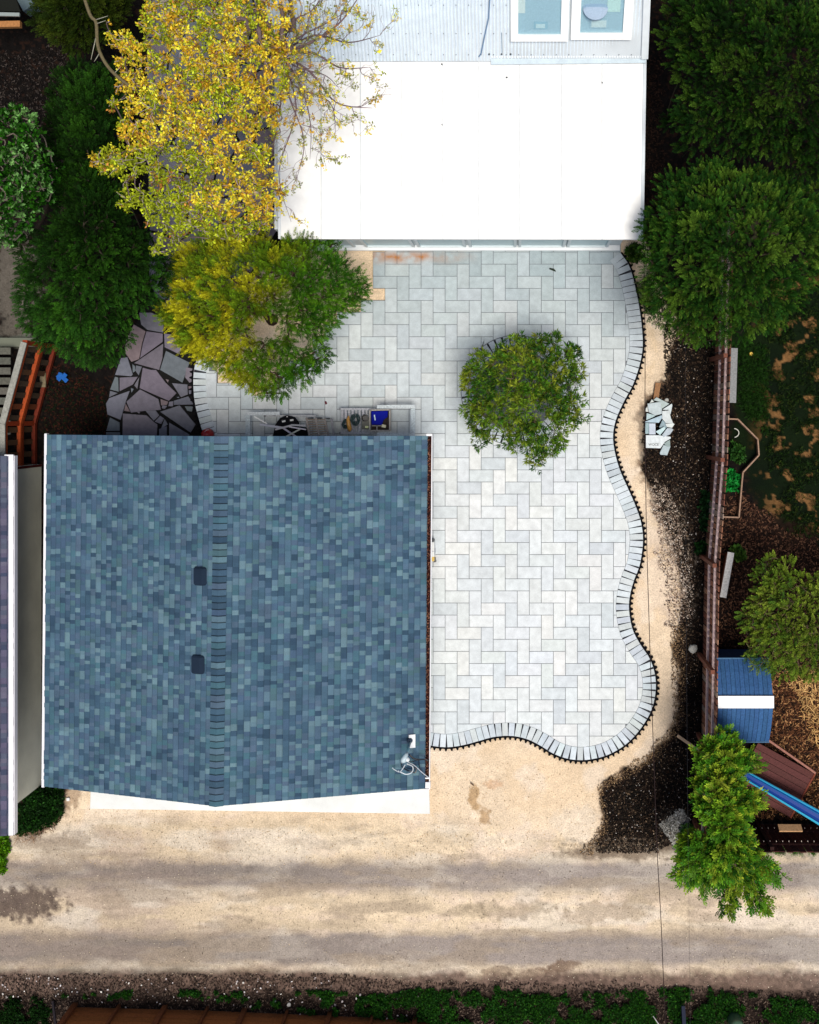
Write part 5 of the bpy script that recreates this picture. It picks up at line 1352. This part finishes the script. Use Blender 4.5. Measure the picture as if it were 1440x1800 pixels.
def low_plant(name, label, poly, n, size, tm, palette, zr, seed, cat="plant", group=None, stuff=False, up=.6, mat=None, clump=0.0):
    rng = np.random.default_rng(seed); xs = [p[0] for p in poly]; ys = [p[1] for p in poly]; pts = []
    while sum(len(p) for p in pts) < n:
        x = rng.uniform(min(xs), max(xs), n); y = rng.uniform(min(ys), max(ys), n); d = sdist(x, y, poly)+(fbm(x, y, seed, 1/14., 3)-.5)*26; k = (d > 0) & (fbm(x, y, seed+9, 1/22., 3) > clump); pts.append(np.stack([x[k], y[k], d[k]], 1))
    q = np.concatenate(pts)[:n]; z = rng.uniform(.02, 1, n)**.7*zr*np.clip(q[:, 2]/12, .25, 1); k = (1-z/HC)/S
    org = np.stack([CX+(q[:, 0]-NX)*k, CY-(q[:, 1]-NY)*k, z], 1); pal = np.array([A(*c) for c in palette]); cols = pal[rng.integers(0, len(pal), n)]*rng.uniform(.6, 1.3, (n, 1))
    dirs = rng.normal(0, .6, (n, 3)); dirs[:, 2] = np.abs(dirs[:, 2])*.6+up*.4; ups = np.array([0, 0, 1.])+rng.normal(0, .4, (n, 3))
    V, Cc = stamp(tm, org, dirs, ups, size*rng.uniform(.6, 1.4, n), cols, rng)
    o = fast_mesh(name, V, 4, Cc, mat or M_leaf)
    if stuff: tag(o, kind='stuff')
    tag(o, label, cat, group); return o
GRN = [(36, 84, 20), (28, 68, 18), (54, 106, 26), (40, 88, 30)]
low_plant("ivy", "dark green ivy between the two garages' alley corners", [(26, 1418), (62, 1385), (112, 1385), (112, 1430), (90, 1450), (60, 1462), (26, 1466)], 2600, .09, TO, [(26, 60, 18), (20, 48, 14), (36, 78, 22)], .35, 201, "ivy")
low_plant("weeds", "bright green weeds at the photo's left edge by the alley", [(-40, 1468), (18, 1470), (14, 1500), (10, 1530), (-40, 1535)], 900, .10, TO, [(84, 140, 20), (110, 160, 24)], .25, 202, "weeds")
low_plant("ground_cover", "low green ground cover along the alley's south verge", [(640, 1762), (700, 1745), (860, 1734), (960, 1752), (1050, 1742), (1180, 1738), (1300, 1742), (1460, 1760), (1460, 1840), (700, 1840)], 17000, .065, TO, GRN, .14, 203, "ground cover", clump=0.46, stuff=True)
low_plant("ground_cover", "dark green ivy patch at the photo's bottom left corner", [(-40, 1752), (60, 1752), (88, 1770), (92, 1840), (-40, 1840)], 3000, .07, TO, [(20, 50, 14), (26, 60, 16)], .2, 204, "ground cover", clump=0.4, stuff=True)
low_plant("ground_cover", "thin green weeds scattered above the timber fence", [(110, 1746), (260, 1742), (420, 1744), (560, 1742), (690, 1752), (690, 1790), (520, 1778), (440, 1766), (250, 1754), (110, 1756)], 2400, .07, TO, GRN, .12, 205, "ground cover", clump=0.52, stuff=True)
low_plant("grass", "short dark lawn grass behind the picket fence", [(1335, 480), (1560, 470), (1560, 940), (1400, 945), (1360, 900), (1345, 700)], 9000, .085, TS, [(18, 40, 8), (14, 30, 6), (28, 54, 12), (50, 66, 20)], .05, 206, "grass", clump=0.48, stuff=True)
low_plant("grass", "dark green weeds left of the lawn beyond the fence", [(1290, 610), (1345, 600), (1350, 760), (1335, 740), (1300, 720)], 2200, .09, TS, [(24, 54, 12), (34, 66, 16)], .07, 207, "grass", stuff=True)
low_plant("grass", "strip of green grass below the dark stained fence", [(1330, 1483), (1480, 1486), (1480, 1500), (1400, 1500), (1330, 1494)], 1300, .08, TS, [(50, 96, 26), (70, 116, 34)], .08, 208, "grass", stuff=True)
for i, (poly, n, c, lab) in enumerate((
    ([(1270, 835), (1285, 826), (1300, 836), (1308, 848), (1300, 862), (1282, 866), (1270, 856)], 130, [(24, 130, 50), (34, 150, 60)], "bright emerald leafy plant at the fence within the edged bed"),
    ([(1284, 955), (1300, 958), (1310, 970), (1298, 982), (1284, 972)], 110, [(70, 110, 40), (90, 126, 50)], "small green shrub beside the white-topped bench"),
    ([(1285, 785), (1305, 780), (1310, 800), (1296, 812), (1284, 802)], 110, [(40, 80, 30), (56, 96, 36)], "dull green plant in the middle of the edged bed"),
    ([(1234, 868), (1246, 866), (1248, 920), (1236, 930)], 160, [(22, 54, 26), (30, 66, 30)], "dark green plant left of the fence at mid height"),
    ([(1226, 954), (1240, 954), (1244, 974), (1228, 976)], 90, [(20, 56, 20), (30, 70, 26)], "small dark plant left of the fence above its kink"),
    ([(1196, 1452), (1230, 1450), (1246, 1480), (1240, 1510), (1198, 1508)], 700, [(60, 108, 26), (76, 124, 30), (46, 90, 22)], "rounded green shrub at the south end of the picket fence"),
    ([(1100, 440), (1118, 430), (1128, 450), (1112, 462)], 120, [(50, 84, 24), (70, 100, 34)], "small weed at the patio's top right corner by the house"),
    ([(1118, 500), (1150, 470), (1165, 540), (1140, 560)], 500, [(74, 108, 34), (92, 122, 44), (120, 130, 90)], "fine-leaved shrub under the bushy evergreen beside the paver border"))):
    low_plant("leafy_plant", lab, poly, n, .15 if n < 400 else .12, TO if n < 400 else TC, c, .3, 300+i, "plant")

# ------------------------------------------------------------------ chips, gravel, litter: uncountable scatter
def chips(name, label, poly, n, size, palette, seed, z=-.02, cat="chips", elong=2.5, warp=20, avoid=None):
    rng = np.random.default_rng(seed); xs = [p[0] for p in poly]; ys = [p[1] for p in poly]; pts = []; c0 = 0
    while c0 < n:
        x = rng.uniform(min(xs), max(xs), n); y = rng.uniform(min(ys), max(ys), n)
        k = sdist(x, y, poly)+(fbm(x, y, seed, 1/18., 3)-.5)*warp*2 > 0
        k &= sdist(x, y, PATIO) < -7
        pts.append(np.stack([x[k], y[k]], 1)); c0 += int(k.sum())
    q = np.concatenate(pts)[:n]; a = rng.uniform(0, 6.283, n); L = size*rng.uniform(.5, 1.6, n); W = L/elong*rng.uniform(.6, 1.4, n)
    cx = CX+(q[:, 0]-NX)/S; cy = CY-(q[:, 1]-NY)/S; cz = z+rng.uniform(0, .03, n); ca, sa = np.cos(a), np.sin(a)
    V = np.zeros((n, 4, 3)); t1 = rng.normal(0, .25, n); t2 = rng.normal(0, .35, n)
    for i, (u, v) in enumerate(((-1, -.6), (.7, -1), (1, .7), (-.8, 1))):
        lu = L/2*u; wv = W/2*v; V[:, i, 0] = cx+lu*ca-wv*sa; V[:, i, 1] = cy+lu*sa+wv*ca; V[:, i, 2] = cz+lu*t1+wv*t2
    pal = np.array([A(*c) for c in palette]); cols = pal[rng.integers(0, len(pal), n)]*rng.uniform(.6, 1.3, (n, 1))
    o = fast_mesh(name, V.reshape(-1, 3), 4, np.repeat(cols, 4, 0), M_chip); tag(o, label, cat, kind='stuff'); return o
DK = [(22, 17, 16), (34, 26, 20), (16, 13, 13), (44, 34, 27), (28, 24, 18), (62, 48, 38)]
MULCH = [(1170, 560), (1260, 560), (1250, 800), (1236, 980), (1232, 1150), (1228, 1300), (1222, 1440), (1210, 1460), (1150, 1500), (1040, 1500), (1065, 1450), (1062, 1385), (1130, 1345), (1190, 1290), (1200, 1190), (1195, 1100), (1205, 1020), (1165, 900), (1130, 820), (1128, 740), (1172, 680)]
chips("mulch", "dark bark mulch between the sand strip and the fence", MULCH, 26000, .04, DK+DK+DK+[(112, 92, 72)], 401, warp=8)
chips("mulch_flecks", "pale flecks scattered in the dark mulch strip", MULCH, 1000, .022, [(170, 150, 130), (130, 112, 96), (200, 192, 184), (110, 104, 98)], 402, z=-.005, warp=8, cat="litter", elong=1.5)
chips("gravel", "pinkish gritty gravel between sand and mulch", [(1142, 850), (1180, 870), (1212, 980), (1222, 1060), (1195, 1115), (1170, 1080), (1156, 990)], 3600, .024, [(206, 186, 168), (150, 126, 110), (226, 212, 198), (100, 80, 68), (60, 48, 42)], 403, z=-.02, cat="gravel", elong=1.5)
chips("sand_edge_gravel", "brown grit along the ragged edge of the sand", [(1180, 1100), (1206, 1100), (1206, 1270), (1150, 1340), (1060, 1390), (1072, 1450), (1040, 1505), (1020, 1500), (1058, 1440), (1050, 1380), (1130, 1330), (1184, 1270)], 3000, .03, [(110, 88, 66), (60, 46, 36), (170, 140, 104)], 404, cat="gravel", warp=6)
YC = [(112, 72, 48), (66, 42, 29), (38, 24, 18), (170, 126, 84), (86, 54, 36), (28, 18, 15)]
chips("wood_chips", "orange-brown wood chips right of the blue playhouse", [(1330, 1180), (1560, 1160), (1560, 1440), (1320, 1440), (1330, 1300)], 16000, .07, YC, 405, elong=3.5)
chips("wood_chips", "dark brown wood chips between the lawn and the fence", [(1262, 880), (1300, 860), (1380, 930), (1480, 960), (1480, 1180), (1350, 1180), (1258, 1160), (1260, 1000)], 9000, .06, [(44, 28, 22), (74, 48, 36), (26, 18, 15), (104, 74, 56)], 406, elong=3)
chips("straw", "pale straw on the wood chips at the right edge", [(1385, 1180), (1480, 1175), (1480, 1330), (1420, 1300)], 700, .14, [(214, 172, 112), (180, 136, 84)], 407, elong=9, z=.0, cat="straw")
chips("leaf_litter", "dark leaf litter under the left evergreen", [(60, 640), (110, 640), (190, 690), (190, 783), (80, 783), (84, 700)], 3000, .05, [(26, 16, 12), (56, 28, 20), (16, 11, 10), (20, 30, 14)], 408, cat="leaf litter")
chips("leaf_litter", "brown leaf litter in the shade beside the house wall", [(1130, 100), (1165, 110), (1170, 420), (1132, 400)], 1200, .05, [(50, 34, 26), (30, 20, 18)], 409, cat="leaf litter")
chips("leaf_litter", "grey-brown leaf litter in the shade at the left", [(-10, 90), (120, 80), (120, 300), (-10, 190)], 2500, .045, [(24, 20, 18), (36, 30, 25), (14, 12, 12), (70, 62, 58)], 410, cat="leaf litter")
chips("verge_litter", "mixed twigs and stones on the alley's south verge", [(-60, 1712), (600, 1716), (760, 1726), (1100, 1730), (1480, 1748), (1480, 1830), (-60, 1830)], 26000, .042, [(50, 40, 35), (80, 66, 58), (32, 26, 24), (108, 92, 80), (64, 50, 42)], 411, cat="litter", warp=10)
chips("white_flecks", "white chips strewn on the south verge", [(-60, 1716), (560, 1722), (760, 1750), (760, 1790), (300, 1765), (-60, 1752)], 170, .035, [(226, 220, 222), (190, 180, 180), (236, 232, 226)], 412, z=.005, cat="litter", elong=1.4)
chips("alley_gravel", "small stones and grit pressed into the alley surface", [(-60, 1440), (1480, 1490), (1480, 1740), (-60, 1715)], 7000, .017, [(150, 134, 112), (196, 178, 150), (120, 106, 92), (224, 210, 186), (176, 160, 140)], 413, z=-.03, cat="gravel", elong=1.4, warp=4)
chips("sand_grit", "grit and small clods on the bare sand by the garage", [(130, 1400), (745, 1425), (760, 1330), (1000, 1350), (1060, 1400), (1040, 1500), (900, 1520), (100, 1520)], 2500, .017, [(200, 172, 130), (236, 222, 196), (168, 140, 106), (220, 190, 150)], 414, z=-.03, cat="grit", elong=1.4, warp=4)
chips("dry_twigs", "dry brown stalks beside the ivy by the alley", [(40, 1430), (96, 1410), (110, 1440), (60, 1475), (30, 1475)], 420, .22, [(120, 96, 80), (150, 124, 100)], 415, z=.12, cat="twigs", elong=22, warp=6)
chips("gravel_patch", "grey stone rubble beside the south end of the fence", [(1160, 1448), (1195, 1422), (1215, 1440), (1205, 1480), (1185, 1492)], 1500, .035, [(140, 138, 130), (170, 166, 158), (100, 98, 92), (190, 188, 180)], 416, z=-.01, cat="gravel", elong=1.3, warp=5)

# ------------------------------------------------------------------ small single things
def rock(px, py, r, c, label, name="rock", sq=.6, z=0, cat="rock"):
    rnd = random.Random(int(px)); m = MB(); prof = [(0.02*r, -.3*r), (r*.9, -.1*r), (r, .2*r), (r*.7, sq*r), (.02*r, sq*r*1.15)]
    m.lathe(PV(px, py, z), prof, A(*c), 9); m.v = [(v[0]+rnd.uniform(-.15, .15)*r, v[1]+rnd.uniform(-.15, .15)*r, v[2]) for v in m.v]; tag(m.build(name, M_stone), label, cat)
rock(1218, 1140, .11, (186, 184, 176), "pale grey rock on the mulch beside the fence post")
rock(1320, 622, .05, (240, 200, 90), "small yellow ball on the grass beside the grey bench", "ball", .9, .05, "ball")
rock(1172, 703, .05, (176, 176, 172), "small grey stone above the broken slab pile")
rock(508, 1766, .05, (225, 222, 215), "small white stone on the verge below the alley")
rock(120, 1405, .05, (245, 245, 245), "white pebble on the ground by the ivy")
rock(987, 1750, .04, (240, 236, 232), "small white stone in the green verge right of the alley's middle") if False else None
m = MB(); m.lathe(PV(1289, 1786), [(.13, 0), (.17, .1), (.17, .5), (.14, .56), (0, .58)], A(72, 100, 76), 18)
tag(m.build("bin", M_plastic, smooth=True), "dull green rounded bin in the weeds at the bottom right", "bin")
m = MB(); m.beam(PV(1201, 1768, .3), PV(1204, 1830, .5), .09, .09, A(30, 36, 56)); tag(m.build("dark_post", M_wood), "dark blue-black post in the weeds at the bottom edge", "post")
m = MB(); m.tube([P(1146, 1783, .1), P(1162, 1806, .3)], .012, A(225, 222, 218), 6); tag(m.build("white_stick", M_wood), "thin white stick in the weeds at the bottom edge", "stick")
m = MB(); rnd = random.Random(4)
for k in range(7): m.box(PV(109+rnd.uniform(-6, 6), 664+rnd.uniform(-4, 4), .05+k*.01), (.16, .1, .01), A(36, 96, 176), rz=rnd.uniform(0, 3))
tag(m.build("blue_cloth", M_cloth), "crumpled blue rag on the dark soil right of the orange fence", "rag")
m = MB(); m.tube([P(966, 472, .04), P(973, 474, .05), P(977, 477, .04)], [.02, .03, .012], A(50, 60, 50), 6); tag(m.build("dead_leaf", M_chip), "small dark leaf on the pavers below the house roof", "leaf")
m = MB(); m.box(PV(573, 708, .035), (.05, .08, .01), A(110, 60, 70), rz=.4); tag(m.build("dead_leaf", M_chip), "small reddish leaf on the pavers above the folded chairs", "leaf")
plank("twig", (827, 1376), (833, 1381), .01, .025, .02, (110, 86, 66), "short dark twig on the sand right of the garage corner", "twig")
